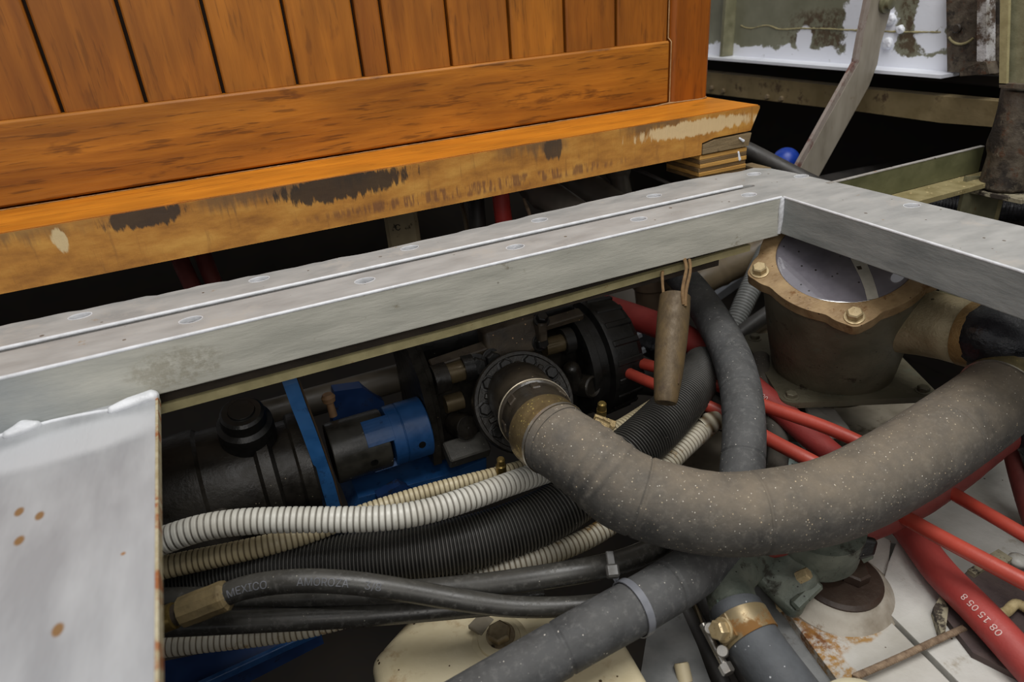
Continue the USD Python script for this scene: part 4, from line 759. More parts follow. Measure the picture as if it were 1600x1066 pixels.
# ================================================================ conduits and hoses in the bundle
def hose(name, label, rows, mat, c='hose', **k):
    cv = Curve(rows); one(name, label, c, sweep(cv, k.pop('seg', 24), **k), mat, smooth=True); return cv
hose('corrugated_conduit', 'white corrugated conduit, topmost of the bundle, running from the plate edge to the big hose', [(150, 862, .76, 46), (245, 848, .765, 45), (312, 826, .77, 43), (425, 813, .78, 41), (538, 812, .79, 41), (631, 806, .80, 40), (706, 788, .82, 39), (775, 764, .85, 38), (850, 738, .90, 37), (910, 722, .96, 34)], corr_white, 'conduit', pitch=0.0070, amp=0.13, sharp=8)
hose('stained_conduit', 'tan corrugated conduit crossing behind the white topmost conduit', [(150, 905, .79, 38), (245, 889, .79, 37), (312, 875, .80, 36), (400, 856, .81, 34), (480, 834, .83, 32), (556, 806, .85, 29), (620, 784, .865, 27), (688, 764, .88, 26), (760, 746, .90, 25), (830, 727, .93, 25), (900, 702, .97, 25), (972, 667, 1.02, 26), (1012, 642, 1.06, 26), (1040, 625, 1.1, 26)], corr_tan, 'conduit', pitch=0.0064, amp=0.12, sharp=7)
hose('black_conduit', 'fat black corrugated conduit in the middle of the bundle', [(150, 945, .84, 80), (245, 925, .84, 82), (330, 903, .84, 84), (425, 886, .84, 84), (560, 874, .845, 86), (690, 858, .855, 86), (790, 832, .875, 86), (870, 796, .90, 84), (940, 742, .94, 82), (1008, 686, .985, 80), (1052, 642, 1.03, 76), (1082, 605, 1.08, 70), (1100, 570, 1.14, 64)], corr_black, 'conduit', seg=30, pitch=0.0045, amp=0.09, sharp=1.6)
hose('lower_conduit', 'cream corrugated conduit below the fat black one, showing again past the big hose', [(180, 1025, .80, 34), (249, 1012, .80, 33), (350, 1000, .81, 33), (463, 984, .82, 33), (600, 946, .84, 33), (700, 912, .86, 33), (800, 884, .87, 33), (880, 858, .89, 33), (950, 822, .92, 33), (1000, 775, .955, 33), (1050, 718, 1.0, 33), (1085, 684, 1.03, 33), (1108, 664, 1.06, 32)], corr_stain, 'conduit', pitch=0.0066, amp=0.12, sharp=8)
one('conduit_end', 'cream threaded conduit end poking up beside the hanging red tubes', 'conduit', sweep(Curve([(1100, 668, 1.045, 34), (1120, 655, 1.05, 36), (1136, 648, 1.06, 34)]), 22, pitch=0.012, amp=0.12), corr_stain, smooth=True)
hose('hydraulic_hose', 'black hydraulic hose with a dull grey highlight running behind the printed one', [(150, 940, .79, 34), (245, 936, .79, 34), (400, 933, .785, 34), (560, 928, .78, 35), (700, 920, .78, 36), (806, 908, .775, 37), (880, 897, .775, 38), (940, 886, .785, 38), (985, 873, .80, 37), (1035, 848, .82, 35), (1060, 820, .85, 32)], hose_black)
hose('lower_hydraulic_hose', 'dusty black hose lowest of the bundle, under the crimped fitting', [(150, 980, .765, 38), (245, 978, .765, 36), (425, 970, .77, 35), (538, 964, .78, 35), (669, 954, .79, 34), (760, 946, .80, 33), (850, 935, .81, 32)], hose_black)
cvK = Curve([(348, 933, .735, 36), (372, 922, .735, 36), (406, 914, .735, 37), (450, 909, .735, 37), (500, 908, .737, 37), (575, 914, .74, 36), (669, 929, .75, 35), (740, 941, .755, 34), (800, 948, .76, 33), (888, 948, .765, 31), (945, 942, .775, 30)])
hh = Thing('printed_hose', 'black hydraulic hose with grey lettering and a crimped brass end fitting', 'hose')
hh.add('hose', sweep(cvK, 26, 0.003), hose_black, smooth=True)
tw = unit(np.array([0, 0, 0.30]) - Pd(480, 912, .735)) 
for s, px, py in (('I MEXICO', 353, 932), ('AMOROZA', 468, 912), ('3/8', 570, 917)):
    hh.add('lettering', hose_text(cvK, cvK.near(px, py), s, 0.0078, unit(tw + (0, 0, 0.05)), off=-0.0052), print_grey, smooth=False, label='grey printed lettering')
fA, fB = Pd(352, 931, .735), Pd(262, 966, .733); fd = fB - fA; fl = np.linalg.norm(fd)
crimp = M('crimp_brass', S(146, 128, 92), S(112, 98, 70), 50, rough=0.45, metal=0.35, bump=(90, 0.0008), rust=((S(90, 72, 46), 34, 0.58, 0.7),))
sl = lathe(fA - unit(fd) * 0.004, fd, [(0, 0.0125), (0.003, 0.0165), (0.006, 0.017), (0.018, 0.0165), (0.034, 0.0170), (fl * 0.80, 0.0165), (fl * 0.80, 0.012)], 12)
v = np.array(sl.vertices); r_ = (v - fA) - ((v - fA) @ unit(fd))[:, None] * unit(fd)
fi = hh.add('crimp_sleeve', sl, crimp, smooth=False, label='octagonal crimped brass sleeve')
hh.add('groove_collar', lathe(fA + unit(fd) * fl * 0.76, fd, [(0, 0.0115), (0.008, 0.0115)], 24), dark_steel)
hh.add('swivel_nut', lathe(fA + unit(fd) * (fl * 0.76 + 0.006), fd, [(0, 0.010), (0.002, 0.014), (0.016, 0.014), (0.018, 0.011), (0.05, 0.011)], 28), brass)
hh.done()
# ---------------------------------------------------------------- hose that drops from the frame and comes forward to the picture's foot
cvB = Curve([(1030, 398, 1.40, 40), (1052, 420, 1.32, 44), (1078, 448, 1.25, 48), (1115, 502, 1.14, 55), (1147, 568, 1.04, 61), (1161, 640, .965, 65), (1162, 700, .925, 67), (1157, 760, .895, 70), (1148, 815, .865, 73), (1120, 862, .82, 78), (1062, 906, .768, 83), (1000, 944, .735, 84), (925, 986, .71, 85), (850, 1029, .692, 86), (760, 1082, .675, 88), (640, 1152, .66, 90)])
one('fabric_hose', 'dark fabric-wrapped hose dropping past the wooden toggle and coming forward under the cable tie', 'hose', sweep(cvB, 36, 0.0018, wrinkle=0.012, bands=tuple((cvB.near(*p), 0.0013, -0.0018) for p in ((1161, 655), (1160, 715), (1150, 612), (1040, 915), (985, 942), (870, 1002)))), hose_grey, smooth=True)
hose('narrow_hose', 'narrow dusty hose beside the fabric hose, crossed by the thin red tubes', [(1188, 560, 1.2, 28), (1198, 610, 1.14, 30), (1210, 655, 1.10, 32), (1216, 700, 1.06, 32), (1210, 745, 1.01, 33), (1196, 800, .97, 34)], hose_dusty)
tie = Thing('cable_tie', 'clear cable tie with a dark head strapped round the grey hose', 'cable tie')
tt = cvB.near(985, 942); 
ctie = []
P, R, T = cvB.at(tt); T = unit(T); Nn = unit(np.array([0, 0, 0.3]) - P); Nn = unit(Nn - (Nn @ T) * T); Bn = np.cross(T, Nn)
P2 = Pd(958, 890, .78); 
angs_ = np.linspace(-2.35, 2.35, 40); ringpts = [P + (R + 0.0012) * (math.cos(a) * Nn + math.sin(a) * Bn) for a in angs_]
if (ringpts[-1] - P2) @ (ringpts[-1] - P2) > (ringpts[0] - P2) @ (ringpts[0] - P2): ringpts = ringpts[::-1]
ringpts = [p for p in ringpts]
def ribbon(pts, w, t, up):
    pts = np.array(pts); out = []
    n = len(pts); tg = np.gradient(pts, axis=0); V = []
    for i in range(n):
        x = unit(tg[i]); o = unit(up(pts[i])); y = unit(np.cross(x, o)); o = np.cross(y, x)
        V += [pts[i] + y * w / 2, pts[i] + y * w / 2 + o * t, pts[i] - y * w / 2 + o * t, pts[i] - y * w / 2]
    V = np.array(V); Fc = []
    for i in range(n - 1):
        a = 4 * i
        for k in range(4): k1 = (k + 1) % 4; Fc += [(a + k, a + k1, a + 4 + k1), (a + k, a + 4 + k1, a + 4 + k)]
    Fc += [(0, 2, 1), (0, 3, 2), (4 * n - 4, 4 * n - 3, 4 * n - 2), (4 * n - 4, 4 * n - 2, 4 * n - 1)]
    m = TM(V, Fc); m.fix_normals(); return m
hd0 = Pd(957, 895, .735); kk = int(np.argmin([np.linalg.norm((CAM @ (p - EYE))[:2] / (CAM @ (p - EYE))[2] - (CAM @ (hd0 - EYE))[:2] / (CAM @ (hd0 - EYE))[2]) for p in ringpts]))
tie.add('strap_neck', bar(hd0, ringpts[kk] + 0.0012 * unit(ringpts[kk] - P), 0.0085, 0.002, (0, -0.5, 1)), tie_plastic)
tie.add('strap', ribbon(ringpts, 0.0085, 0.0014, lambda p: p - P), tie_plastic, smooth=40)
hd = Pd(957, 893, .735); u_ = unit(Pd(953, 868, .745) - hd)
tie.add('head', cat(cbox(hd, (0.014, 0.010, 0.014), 0.002, (unit(np.cross(u_, (0, 0, 1))), unit(np.cross(np.cross(u_, (0, 0, 1)), u_)), u_)), bar(hd, hd + u_ * 0.022, 0.009, 0.003, (0, -0.5, 1))), tie_black)
tie.done()

# ================================================================ red hoses
cvE = Curve([(900, 470, 1.40, 40), (965, 487, 1.32, 41), (1010, 502, 1.27, 41), (1060, 522, 1.22, 41), (1110, 552, 1.18, 40), (1170, 600, 1.13, 38), (1225, 646, 1.08, 38), (1275, 690, 1.03, 39), (1330, 739, .975, 42), (1416, 824, .895, 46), (1465, 889, .83, 49), (1528, 954, .765, 52), (1600, 1032, .715, 56), (1670, 1105, .68, 60)])
rh = Thing('red_hose', 'thick red rubber hose with white printed numbers, passing under the big U-shaped hose', 'hose')
rh.add('hose', sweep(cvE, 32, 0.004), red_hose, smooth=True)
for (px, py), s in (((1576, 996), '08 15 05 8'), ((1219, 613), '00 35 03 9')):
    tpos = cvE.near(px, py); P, R, T = cvE.at(tpos); tw_ = unit(EYE - P)
    rh.add('lettering', hose_text(cvE, tpos, s, 0.0068, tw_, flip=True, off=-0.003), print_white, smooth=False, label='white printed date numbers')
rh.done()
hose('red_tube', 'thin red tube passing above the thick red hose, upper of the two', [(930, 545, 1.22, 17), (978, 561, 1.17, 18), (1040, 578, 1.12, 18), (1130, 606, 1.07, 19), (1195, 634, 1.02, 20), (1280, 664, .965, 21), (1352, 695, .925, 21), (1420, 730, .895, 21), (1490, 772, .86, 21), (1545, 804, .80, 21), (1600, 836, .76, 22), (1680, 882, .72, 23), (1800, 950, .68, 24), (2000, 1060, .64, 25)], red_tube)
hose('lower_red_tube', 'thin red tube running below its twin, ending at the right edge under it', [(930, 560, 1.2, 18), (978, 581, 1.14, 17), (1040, 608, 1.09, 18), (1135, 648, 1.04, 20), (1205, 688, .99, 22), (1270, 722, .945, 23), (1345, 765, .91, 23), (1420, 812, .83, 24), (1500, 856, .77, 25), (1600, 909, .72, 27), (1680, 950, .69, 28), (1800, 1010, .66, 29), (1980, 1100, .63, 30)], red_tube)
hose('side_red_hose', 'dusty red hose dropping at the far right picture edge', [(1575, 650, .95, 34), (1590, 720, .93, 34), (1606, 780, .91, 34), (1632, 860, .89, 34), (1680, 1000, .88, 34), (1720, 1120, .88, 34)], red_dim)
hose('dark_loop', 'black hose loop at the far right edge beside the dusty red hose', [(1580, 630, .91, 30), (1612, 690, .90, 44), (1630, 740, .90, 44), (1650, 800, .90, 44), (1720, 930, .89, 44), (1800, 1040, .88, 44)], black_tape)

# ================================================================ wooden handle hanging from the frame
wh = Thing('wooden_toggle', 'worn wooden toggle hanging on twine under the hatch frame', 'wooden toggle')
h0, h1 = Pd(1055, 462, .93), Pd(1040, 630, .885); hd_ = h1 - h0; hl = np.linalg.norm(hd_)
wh.add('grip', lathe(h0, hd_, [(0, 0.018), (0.0015, 0.0205), (hl * 0.2, 0.0213), (hl * 0.45, 0.0208), (hl * 0.75, 0.0185), (hl * 0.97, 0.0152), (hl, 0.0135)], 36), wood_handle, smooth=30)
tw1 = [Pd(1036, 420, .985), Pd(1035, 440, .95), Pd(1037, 462, .935)]; tw2 = [Pd(1069, 404, .975), Pd(1072, 424, .95), Pd(1067, 450, .915), Pd(1068, 476, .905)]
tw3 = [Pd(1077, 406, .975), Pd(1078, 427, .95), Pd(1072, 455, .912), Pd(1071, 478, .905)]
for t_, r_ in ((tw1, 0.0022), (tw2, 0.0026), (tw3, 0.0024)): wh.add('twine', sweep(Curve(t_, r_), 10, 0.003, wrinkle=0.25), twine, smooth=True)
wh.add('crack', sweep(Curve([Pd(1062, 478, .907), Pd(1064, 520, .898), Pd(1062, 560, .889), Pd(1060, 600, .879)], 0.0014), 8, 0.004), M('crack_dark', S(60, 46, 32), S(80, 62, 42), 60, rough=0.9), smooth=True)
wh.done()

# ================================================================ pipes between pump and strainer
hose('grey_conduit', 'dim grey corrugated conduit left of the strainer lid', [(1200, 395, 1.5, 36), (1178, 440, 1.45, 34), (1155, 490, 1.42, 32), (1138, 530, 1.40, 30)], corr_grey, 'conduit', pitch=0.007, amp=0.06)
hose('thin_black_pipe', 'thin black pipe left of the strainer bowl', [(1290, 435, 1.42, 24), (1215, 480, 1.40, 24), (1165, 515, 1.38, 24), (1130, 545, 1.36, 24)], dark_pipe, 'pipe')
hose('pale_tan_pipe', 'pale tan pipe under the thin black pipe left of the strainer bowl', [(1290, 462, 1.48, 30), (1215, 508, 1.45, 30), (1165, 540, 1.42, 30), (1120, 572, 1.4, 30)], tan_pipe, 'pipe')
hose('jointed_pipe', 'thick tan pipe with a dark joint under the frame corner', [(1060, 462, 1.55, 50), (1100, 435, 1.55, 50), (1140, 415, 1.55, 50), (1200, 385, 1.55, 50)], tan_pipe, 'pipe', bands=((0.11, 0.004, 0.003),))
one('pale_batten', 'pale bluish batten lying behind the jointed pipe', 'batten', cat(bar(Pd(1060, 445, 1.7), Pd(1180, 375, 1.7), 0.03, 0.02), ), strip_white)
one('pale_batten', 'pale bluish batten lying beneath the jointed pipe', 'batten', cat(bar(Pd(1100, 475, 1.62), Pd(1190, 412, 1.62), 0.026, 0.02), ), strip_white)
br = Thing('brown_canister', 'brown cylindrical canister behind the wooden toggle', 'canister')
ct = Pd(1012, 425, 1.42)
br.add('body', lathe(Pd(1022, 484, 1.44), Pd(1014, 380, 1.38) - Pd(1022, 484, 1.44), [(0, 0.032), (0.004, 0.036), (0.05, 0.037), (0.054, 0.040), (0.2, 0.040)], 36), M('canister_brown', S(98, 82, 66), S(120, 102, 82), 16, rough=0.55), smooth=30)
br.add('base', lathe(Pd(1024, 500, 1.445), Pd(1014, 380, 1.38) - Pd(1022, 484, 1.44), [(0, 0.034), (0.022, 0.034)], 36), dark_pipe)
br.done()
one('pale_locker_side', 'pale painted panel glimpsed between pump cover and brown canister', 'panel', slab([Pd(*p) for p in ((940, 440, 1.62), (1002, 415, 1.62), (1002, 492, 1.62), (940, 505, 1.62))], (0.02, 0.05, 0)), M('pale_panel', S(150, 142, 132), S(168, 160, 150), 10, rough=0.6), smooth=False)
for (a, b, lab) in (((972, 536), (1002, 522), 'short pale strip showing above its twin behind the pump cover'), ((972, 562), (1008, 546), 'short pale strip showing below its twin behind the pump cover')):
    one('pale_strip', lab, 'strip', bar(Pd(*a, 1.4), Pd(*b, 1.4), 0.010, 0.010), strip_white)
hose('dim_black_hose', 'dim black hose behind the wooden toggle under the thick red hose', [(980, 520, 1.5, 40), (1060, 560, 1.4, 46), (1110, 590, 1.32, 50), (1180, 640, 1.24, 50)], black_tape)
hose('dim_lower_hose', 'dim grey hose between the two thin red tubes beside the wooden toggle', [(985, 600, 1.3, 36), (1060, 610, 1.25, 44), (1120, 650, 1.2, 50), (1160, 700, 1.15, 50)], dark_pipe)
nip = Thing('brass_nipple', 'brass grease nipple beside the clamp screw tail', 'nipple')
b0 = Pd(938, 668, .93); nip.add('body', cat(lathe(b0, (0.02, -0.1, 1), [(0, 0.0085), (0.014, 0.0085), (0.016, 0.0075), (0.030, 0.0075)], 6), lathe(b0, (0.02, -0.1, 1), [(0.028, 0.006), (0.040, 0.0058), (0.042, 0.004)], 20)), brass, smooth=30); nip.done()
nip2 = Thing('brass_nipple', 'small brass nipple left of the spigot above the white conduit', 'nipple')
b0 = Pd(783, 738, .90); nip2.add('body', lathe(b0, (0.02, -0.1, 1), [(0, 0.007), (0.012, 0.007), (0.014, 0.0055), (0.022, 0.0055), (0.024, 0.004)], 20), brass, smooth=30); nip2.done()

# ================================================================ engine tops, valve, bottom of the picture
ZE = -0.385
def plate(name, label, c, pix, z, t, mat, r=0.006):
    one(name, label, c, slab([Pz(*p, z) for p in pix], (0, 0, -t)), mat, smooth=False)
ec = Thing('gearbox_cover', 'white-painted rust-stained gearbox cover with a dark seam at lower right', 'cover')
A_ = [(1168, 872), (1310, 800), (1392, 845), (1380, 960), (1494, 1076), (1560, 1140), (1410, 1180), (1318, 1076), (1250, 985)]
ec_mat = M('rust_run_white', S(178, 174, 164), S(198, 195, 188), 12, rough=0.5, bump=(50, 0.0012), bevel=0.002, speck=((S(80, 62, 44), 120, 0.24, 0.10), (S(140, 96, 40), 70, 0.2, 0.08)),
    patches=((S(158, 112, 44), Pz(1280, 1010, ZE), (0.032, 0.022, 1), 1.3, 50), (S(120, 72, 26), Pz(1272, 1000, ZE), (0.012, 0.016, 1), 1.5, 60), (S(164, 122, 56), Pz(1318, 1050, ZE), (0.012, 0.034, 1), 1.3, 50), (S(160, 120, 60), Pz(1352, 988, ZE), (0.028, 0.010, 1), 1.4, 50), (S(150, 104, 46), Pz(1228, 950, ZE), (0.010, 0.04, 1), 1.3, 50)))
ec.add('left_plate', slab([Pz(*p, ZE) for p in A_], (0, 0, -0.03)), ec_mat, smooth=False)
B_ = [(1405, 838), (1446, 860), (1560, 985), (1700, 1140), (1572, 1140), (1504, 1072), (1384, 953), (1376, 925), (1388, 880)]
ec.add('right_plate', slab([Pz(*p, ZE + 0.004) for p in B_], (0, 0, -0.034)), engine_white, smooth=False)
S_ = [(1185, 880), (1205, 905), (1312, 1070), (1360, 1160), (1300, 1160), (1262, 1070), (1215, 985), (1160, 900)]
ec.add('lower_step', slab([Pz(*p, ZE - 0.012) for p in S_], (0, 0, -0.03)), grey_bracket, smooth=False)
ec.add('seam_floor', slab([Pz(*p, ZE - 0.03) for p in ((1360, 900), (1440, 900), (1640, 1180), (1480, 1180))], (0, 0, -0.02)), dark_steel, smooth=False)
ec.done()
one('engine_top', 'broad dirty white engine top behind the thin red tubes at right', 'engine cover', slab([Pz(*p, ZE - 0.012) for p in ((1340, 840), (1400, 775), (1480, 715), (1560, 665), (1760, 650), (1900, 900), (1800, 1000), (1560, 985), (1440, 856))], (0, 0, -0.03)), engine_white, smooth=False)
pb_ = Thing('grimy_flange_box', 'purple-brown grimy flanged box behind the thick red hose at lower right', 'flange box')
zq = ZE + 0.012
pb_.add('box', slab([Pz(*p, zq) for p in ((1462, 945), (1478, 922), (1520, 885), (1556, 868), (1600, 868), (1720, 940), (1700, 1090), (1600, 1060), (1520, 1020))], (0, 0, -0.022)), purple_box, smooth=False)
pb_.add('edge', slab([Pz(*p, zq + 0.006) for p in ((1512, 890), (1552, 866), (1562, 872), (1524, 898))], (0, 0, -0.01)), grime_edge, smooth=False)
pb_.add('edge', slab([Pz(*p, zq + 0.012) for p in ((1546, 866), (1560, 858), (1582, 872), (1570, 884))], (0, 0, -0.016)), grime_edge, smooth=False)
pb_.add('edge', rough_up(slab([Pz(*p, zq + 0.004) for p in ((1458, 950), (1470, 930), (1482, 950), (1478, 985), (1470, 990))], (0, 0, -0.02)), 0.0006, 90), grime_edge, smooth=False)
pb_.add('white_boss', lathe(Pz(1590, 879, zq), (0, 0, 1), [(0, 0.012), (0.006, 0.011), (0.009, 0.006), (0.0095, 0)], 24), engine_white, smooth=True)
pb_.done()
# ropes: two strands twisted round each other
def twisted(rows, r, turns, seg=9):
    cv = Curve(rows, r); n = max(60, int(cv.L / 0.0016)); t = np.linspace(0, cv.L, n); P, R, T = cv.at(t); T /= np.linalg.norm(T, axis=1, keepdims=True)
    N = np.cross(T, (0.1, 0.2, 1.0)); N /= np.linalg.norm(N, axis=1, keepdims=True); B = np.cross(T, N); ms = []
    for k in range(3):
        a = 2 * np.pi * (turns * t / cv.L + k / 3); q = P + r * 0.55 * (np.cos(a)[:, None] * N + np.sin(a)[:, None] * B)
        c = Curve([tuple(x) for x in q], r * 0.55); ms.append(sweep(c, seg, 0.0016))
    return cat(*ms)
one('wire_rope', 'rusty twisted wire rope lying across the white gearbox cover', 'rope', twisted([tuple(Pz(*p, ZE + 0.012)) for p in ((1335, 1058), (1400, 1030), (1450, 1007), (1506, 982))], 0.0036, 18), rope_mat, smooth=True)
one('cord_end', 'pale twisted cord end lying on the grimy box at the right edge', 'cord', twisted([tuple(Pz(*p, ZE + 0.02)) for p in ((1560, 958), (1578, 951), (1590, 944), (1602, 950), (1640, 962))], 0.0052, 11), M('pale_cord', S(196, 178, 134), S(160, 142, 100), 80, rough=0.8, bump=(300, 0.0005)), smooth=True)
one('cap_top', 'smooth cream cap top at the bottom picture edge', 'cap', lathe(Pd(1346, 1120, .66) , (0, 0, 1), [(-0.03, 0.040), (0.0, 0.041), (0.008, 0.036), (0.012, 0.024), (0.013, 0)], 48), M('cream_cap', S(226, 216, 184), S(236, 228, 200), 12, rough=0.35), smooth=True)
# ---------------------------------------------------------------- valve and brown plug
pg = Thing('brown_plug', 'dark brown round plug in a white-painted ring below the valve', 'plug')
pc_ = Pz(1305, 921, ZE); pn = unit((0.02, -0.06, 1))
pg.add('ring', lathe(pc_, pn, [(-0.01, 0.072), (0.002, 0.071), (0.006, 0.066), (0.008, 0.064), (0.012, 0.060), (0.015, 0.058), (0.020, 0.051)], 56), M('dirty_ring', S(132, 122, 106), S(178, 171, 158), 22, rough=0.5, bump=(40, 0.0015), rust=((S(120, 92, 56), 22, 0.58, 0.7),)), smooth=40)
pg.add('cap', rough_up(lathe(pc_, pn, [(0.004, 0.051), (0.022, 0.050), (0.026, 0.046), (0.027, 0.02), (0.027, 0)], 56), 0.0006, 60), brown_plug, smooth=35)
pg.add('nut', hexbolt(pc_ + np.array([0.012, -0.012, 0.027]), pn, 0.017, 0.012), brown_plug)
pg.done()
va = Thing('bronze_valve', 'greenish bronze valve body with side bolt under the big hose', 'valve')
vc = Pd(1278, 846, 0.835)
va.add('cup', lathe(vc + np.array([0, 0, 0.03]), (0.05, 0.1, -1), [(0, 0.050), (0.045, 0.050), (0.052, 0.046), (0.053, 0.0)], 48), verdigris, smooth=30)
va.add('body', rough_up(spheres_hull([Pd(1168, 868, 0.855), Pd(1225, 862, 0.855), Pd(1190, 900, 0.825), Pd(1238, 948, 0.805), Pd(1262, 905, 0.805), Pd(1240, 870, 0.825)], 0.012, 2).subdivide(), 0.0012, 60), verdigris, smooth=40)
va.add('side_bolt', hexbolt(Pd(1248, 903, 0.780), unit(EYE - Pd(1248, 903, 0.785)) * 0.6 + np.array([0.6, 0, 0]), 0.0075, 0.014), bolt_gold)
va.add('lug', bar(Pd(1238, 950, 0.795), Pd(1278, 912, 0.805), 0.014, 0.020, (0, -0.5, 1), 0.003), verdigris)
va.add('hex_nut', hexbolt(Pd(1340, 866, 0.83), (0.75, -0.3, 0.5), 0.012, 0.014), verdigris)
va.add('handle', spheres_hull([Pd(1342, 866, 0.805), Pd(1358, 862, 0.805), Pd(1362, 848, 0.805), Pd(1348, 845, 0.805)], 0.006, 2), black_paint, smooth=True)
va.done()
one('stud_bolt', 'small tarnished stud bolt beside the valve foot', 'bolt', hexbolt(Pd(1216, 948, .82), (0.5, -0.5, 0.6), 0.007, 0.022), bolt_gold)
# elbow hose with T-bolt clamp
cvP = Curve([(1190, 872, .845, 70), (1158, 884, .825, 78), (1140, 912, .80, 82), (1146, 945, .775, 84), (1166, 985, .752, 86), (1196, 1030, .73, 88), (1232, 1078, .71, 90), (1275, 1135, .69, 92)])
tj = cvP.near(1149, 952)
one('bronze_elbow', 'verdigris-green bronze elbow leading from the valve into the clamped hose', 'elbow', sweep(cvP, 32, 0.004, t1=tj + 0.02, grow=-0.003), verdigris, smooth=True)
one('clamped_hose', 'dark speckled hose held by the T-bolt clamp at the bottom', 'hose', sweep(cvP, 36, 0.004, t0=tj, wrinkle=0.01), M('speckled_hose', S(54, 56, 59), S(74, 77, 80), 22, rough=0.62, bump=(120, 0.0006), dust=(S(120, 124, 128), 0.4), speck=((S(190, 192, 194), 240, 0.3, 0.08),)), smooth=True)
tc = Thing('bolt_clamp', 'gold-stained T-bolt clamp with hex bolt round the dark speckled hose', 'clamp')
tk = cvP.near(1164, 982)
bandm = M('clamp_band', S(158, 140, 104), S(130, 116, 88), 40, rough=0.4, metal=0.4, rust=((S(138, 100, 54), 34, 0.5, 0.62), (S(90, 84, 72), 26, 0.6, 0.7)))
tc.add('band', sweep(cvP, 40, 0.002, t0=tk - 0.012, t1=tk + 0.014, grow=0.0018), bandm, smooth=30)
P, R, T = cvP.at(tk); T = unit(T); tov = unit(EYE - P); tov = unit(tov - (tov @ T) * T); sd = np.cross(T, tov); sd = sd if (sd @ CAM[0]) < 0 else -sd
bo = P + (R + 0.002) * unit(tov * 0.8 + sd * 0.6)
nb_ = unit(tov * 0.8 + sd * 0.6)
tc.add('bridge', sweep(cvP, 12, 0.002, t0=tk - 0.013, t1=tk + 0.015, grow=0.0035) if False else cbox(bo, (0.024, 0.026, 0.004), 0.001, (unit(np.cross(T, nb_)), T, nb_)), bandm)
tc.add('hex_bolt', hexbolt(bo + nb_ * 0.003, nb_, 0.0105, 0.013, 0.013), bolt_gold)
tr = unit(np.cross(T, nb_)); tr = tr if (tr @ CAM[0]) < 0 else -tr
for k, off in enumerate((-0.008, 0.008)):
    tc.add('trunnion', lathe(P + (R + 0.004) * unit(tov * 0.25 + sd) + T * off * 1.6 - nb_ * 0.0, unit(tov * 0.9 + T * 0.2), [(-0.012, 0.0055), (-0.011, 0.0065), (0.011, 0.0065), (0.012, 0.0055)], 24), bright_steel, smooth=30)
qq = P + (R + 0.009) * unit(tov * 0.15 + sd)
tc.add('draw_screw', lathe(qq - T * 0.022, T, [(0, 0.0042), (0.055, 0.0042)], 18), bright_steel, smooth=30)
tc.add('tail_nut', hexbolt(qq + T * 0.024, T, 0.0075, 0.010), bright_steel)
tc.done()
# ---------------------------------------------------------------- cream engine covers at the bottom
def dome(name, label, c, pix, z, depth, r, mat, seed):
    pts = [Pz(*p, z - r) for p in pix]; lo = [p - np.array([0, 0, depth]) for p in pts]
    m = spheres_hull(pts + lo, r, 3); m = m.subdivide_to_size(0.03) if hasattr(m, 'subdivide_to_size') else m
    return rough_up(m, 0.0012, 20, 0, seed)
co = Thing('cream_engine_cover', 'cream-painted stained engine cover with a bolt boss at the bottom left of the grey hose', 'engine cover')
ZC = -0.40
co.add('cover', dome('c', '', '', [(612, 1045), (650, 1000), (720, 976), (800, 968), (905, 972), (955, 1040), (760, 1120), (630, 1120)], ZC, 0.12, 0.022, engine_cream, 4), engine_cream, smooth=50)
bo_ = Pz(781, 1003, ZC)
co.add('bolt_boss', lathe(bo_, (-0.1, -0.1, 1), [(-0.01, 0.036), (0.002, 0.034), (0.005, 0.030), (0.006, 0.026), (0.010, 0.025), (0.012, 0.016)], 36), engine_cream, smooth=30)
co.add('bolt', hexbolt(bo_ + np.array([0.001, -0.001, 0.011]), (-0.15, -0.1, 1), 0.0145, 0.012, 0.018), M('oily_bolt', S(120, 104, 78), S(164, 148, 118), 60, rough=0.45, metal=0.3, rust=((S(48, 38, 28), 50, 0.56, 0.64),)))
co.add('washer_tab', cbox(bo_ + np.array([-0.012, 0.026, 0.01]), (0.026, 0.022, 0.006), 0.001, (unit((1, 0.5, 0)), unit((-0.5, 1, 0)), (0, 0, 1))), grime_plate)
co.done()
co2 = Thing('cream_casing', 'smooth cream casing below the grey hose at the bottom edge', 'casing')
co2.add('casing', dome('c', '', '', [(900, 1030), (962, 1012), (1000, 1085), (1040, 1150), (860, 1150), (850, 1060)], -0.355, 0.1, 0.010, engine_cream, 9), engine_cream, smooth=50)
co2.done()
gp = Thing('grey_bracket', 'grey sloping bracket plate with a cream pin at the bottom centre', 'bracket')
gp.add('plate', slab([Pz(*p, -0.42) for p in ((1012, 985), (1058, 938), (1090, 1010), (1130, 1120), (1010, 1140), (1000, 1060))], (0, 0, -0.012)), grey_bracket, smooth=False)
pn0 = Pd(1064, 1036, .80); gp.add('pin', lathe(pn0, Pd(1077, 1092, .785) - pn0, [(0, 0.0078), (0.002, 0.0088), (0.02, 0.0088), (0.021, 0.0075), (0.075, 0.0075)], 24), M('cream_pin', S(196, 180, 142), S(212, 198, 164), 20, rough=0.45, speck=((S(80, 62, 40), 120, 0.2, 0.1),)), smooth=30, label='cream painted pin')
gp.done()
hose('drain_hose', 'black hose running down beside the grey bracket, left of its twin', [(1040, 905, .98, 26), (1072, 960, .95, 27), (1104, 1020, .92, 28), (1140, 1090, .89, 28)], dark_pipe)
hose('drain_hose', 'black hose running down beside the grey bracket, right of its twin', [(1078, 895, .97, 30), (1108, 950, .94, 30), (1140, 1010, .91, 30), (1185, 1090, .88, 30)], dark_pipe)
one('metal_strip', 'thin brownish metal strip between the two black drain hoses', 'strip', bar(Pd(1084, 940, .96), Pd(1132, 1080, .90), 0.004, 0.012), tan_pipe)
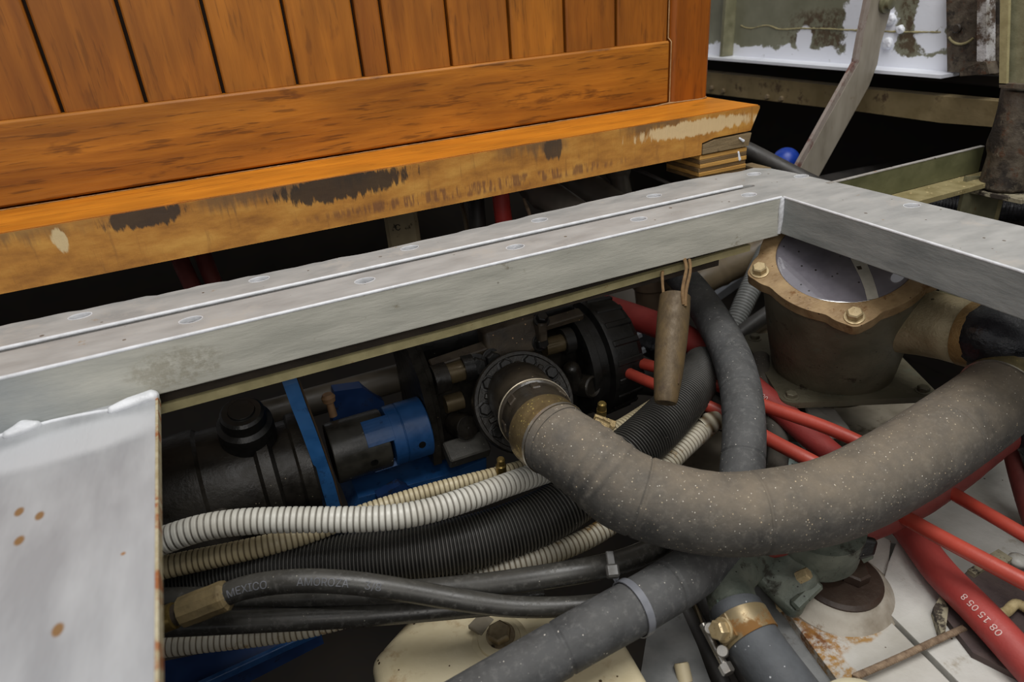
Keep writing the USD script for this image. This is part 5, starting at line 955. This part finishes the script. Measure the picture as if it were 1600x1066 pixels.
pl_ = Thing('label_tag', 'small pale plastic tag beside the green elbow', 'tag')
pl_.add('tag', slab([Pd(*p) for p in ((1122, 893, .87), (1132, 902, .87), (1115, 921, .875), (1104, 912, .875))], (0.001, 0.004, -0.004)), M('tag_grey', S(176, 178, 180), S(190, 192, 194), 40, rough=0.4), smooth=False)
pl_.add('tag_tip', slab([Pd(*p) for p in ((1128, 876, .865), (1139, 873, .865), (1138, 883, .865), (1130, 896, .867), (1124, 888, .867))], (0.001, 0.004, -0.004)), M('tag_tip', S(196, 182, 140), S(206, 194, 156), 40, rough=0.5), smooth=False)
pl_.done()
# ---------------------------------------------------------------- behind: plates under the strainer and hose bundle
zf = -0.47
one('strainer_bed', 'brownish grimy plate under the sea strainer', 'plate', slab([Pz(*p, zf) for p in ((1180, 560), (1330, 560), (1480, 640), (1400, 760), (1260, 760))], (0, 0, -0.02)), grime_plate, smooth=False)
one('tan_board', 'tan-grey sloping board seen between conduits and the fabric hose', 'board', slab([Pd(*p) for p in ((1020, 770, 1.12), (1085, 690, 1.16), (1140, 660, 1.16), (1150, 760, 1.06), (1080, 800, 1.05))], (0, 0.01, -0.02)), grime_plate, smooth=False)
one('side_block', 'grimy brown block left of the strainer foot', 'block', rough_up(spheres_hull([Pd(1200, 585, 1.35), Pd(1245, 600, 1.32), Pd(1262, 640, 1.25), Pd(1215, 615, 1.3)], 0.016, 2).subdivide(), 0.002, 40), M('side_block', S(72, 62, 48), S(92, 80, 62), 20, rough=0.6), smooth=40)
one('pale_guard', 'pale plastic guard piece beneath the strainer beside the thick red hose', 'guard', rough_up(spheres_hull([Pd(1262, 634, 1.14), Pd(1290, 630, 1.14), Pd(1296, 660, 1.12), Pd(1322, 672, 1.10), Pd(1280, 690, 1.10)], 0.006, 2).subdivide(), 0.001, 50), plastic_white, smooth=40)
one('green_casting', 'pale green flaking casting seen between the red hoses', 'casting', rough_up(slab([Pd(*p) for p in ((1228, 690, 1.10), (1262, 692, 1.10), (1300, 712, 1.08), (1330, 760, 1.04), (1250, 760, 1.04), (1225, 730, 1.06))], (0, 0.01, -0.03)), 0.0005, 60), pale_green, smooth=False)
# blue frame low on the left, dark slab beside it
lbf = Thing('blue_bearer', 'dark blue steel bearer low at bottom left under the hose bundle', 'bearer')
lbf.add('rail', slab([Pd(*p) for p in ((150, 1075, .92), (250, 1030, .95), (500, 984, 1.02), (310, 1075, .93))], (0, 0, -0.03)), blue_dark, smooth=False)
lbf.add('rail_edge', bar(Pd(500, 986, 1.018), Pd(300, 1078, .926), 0.008, 0.012), blue_paint)
lbf.done()
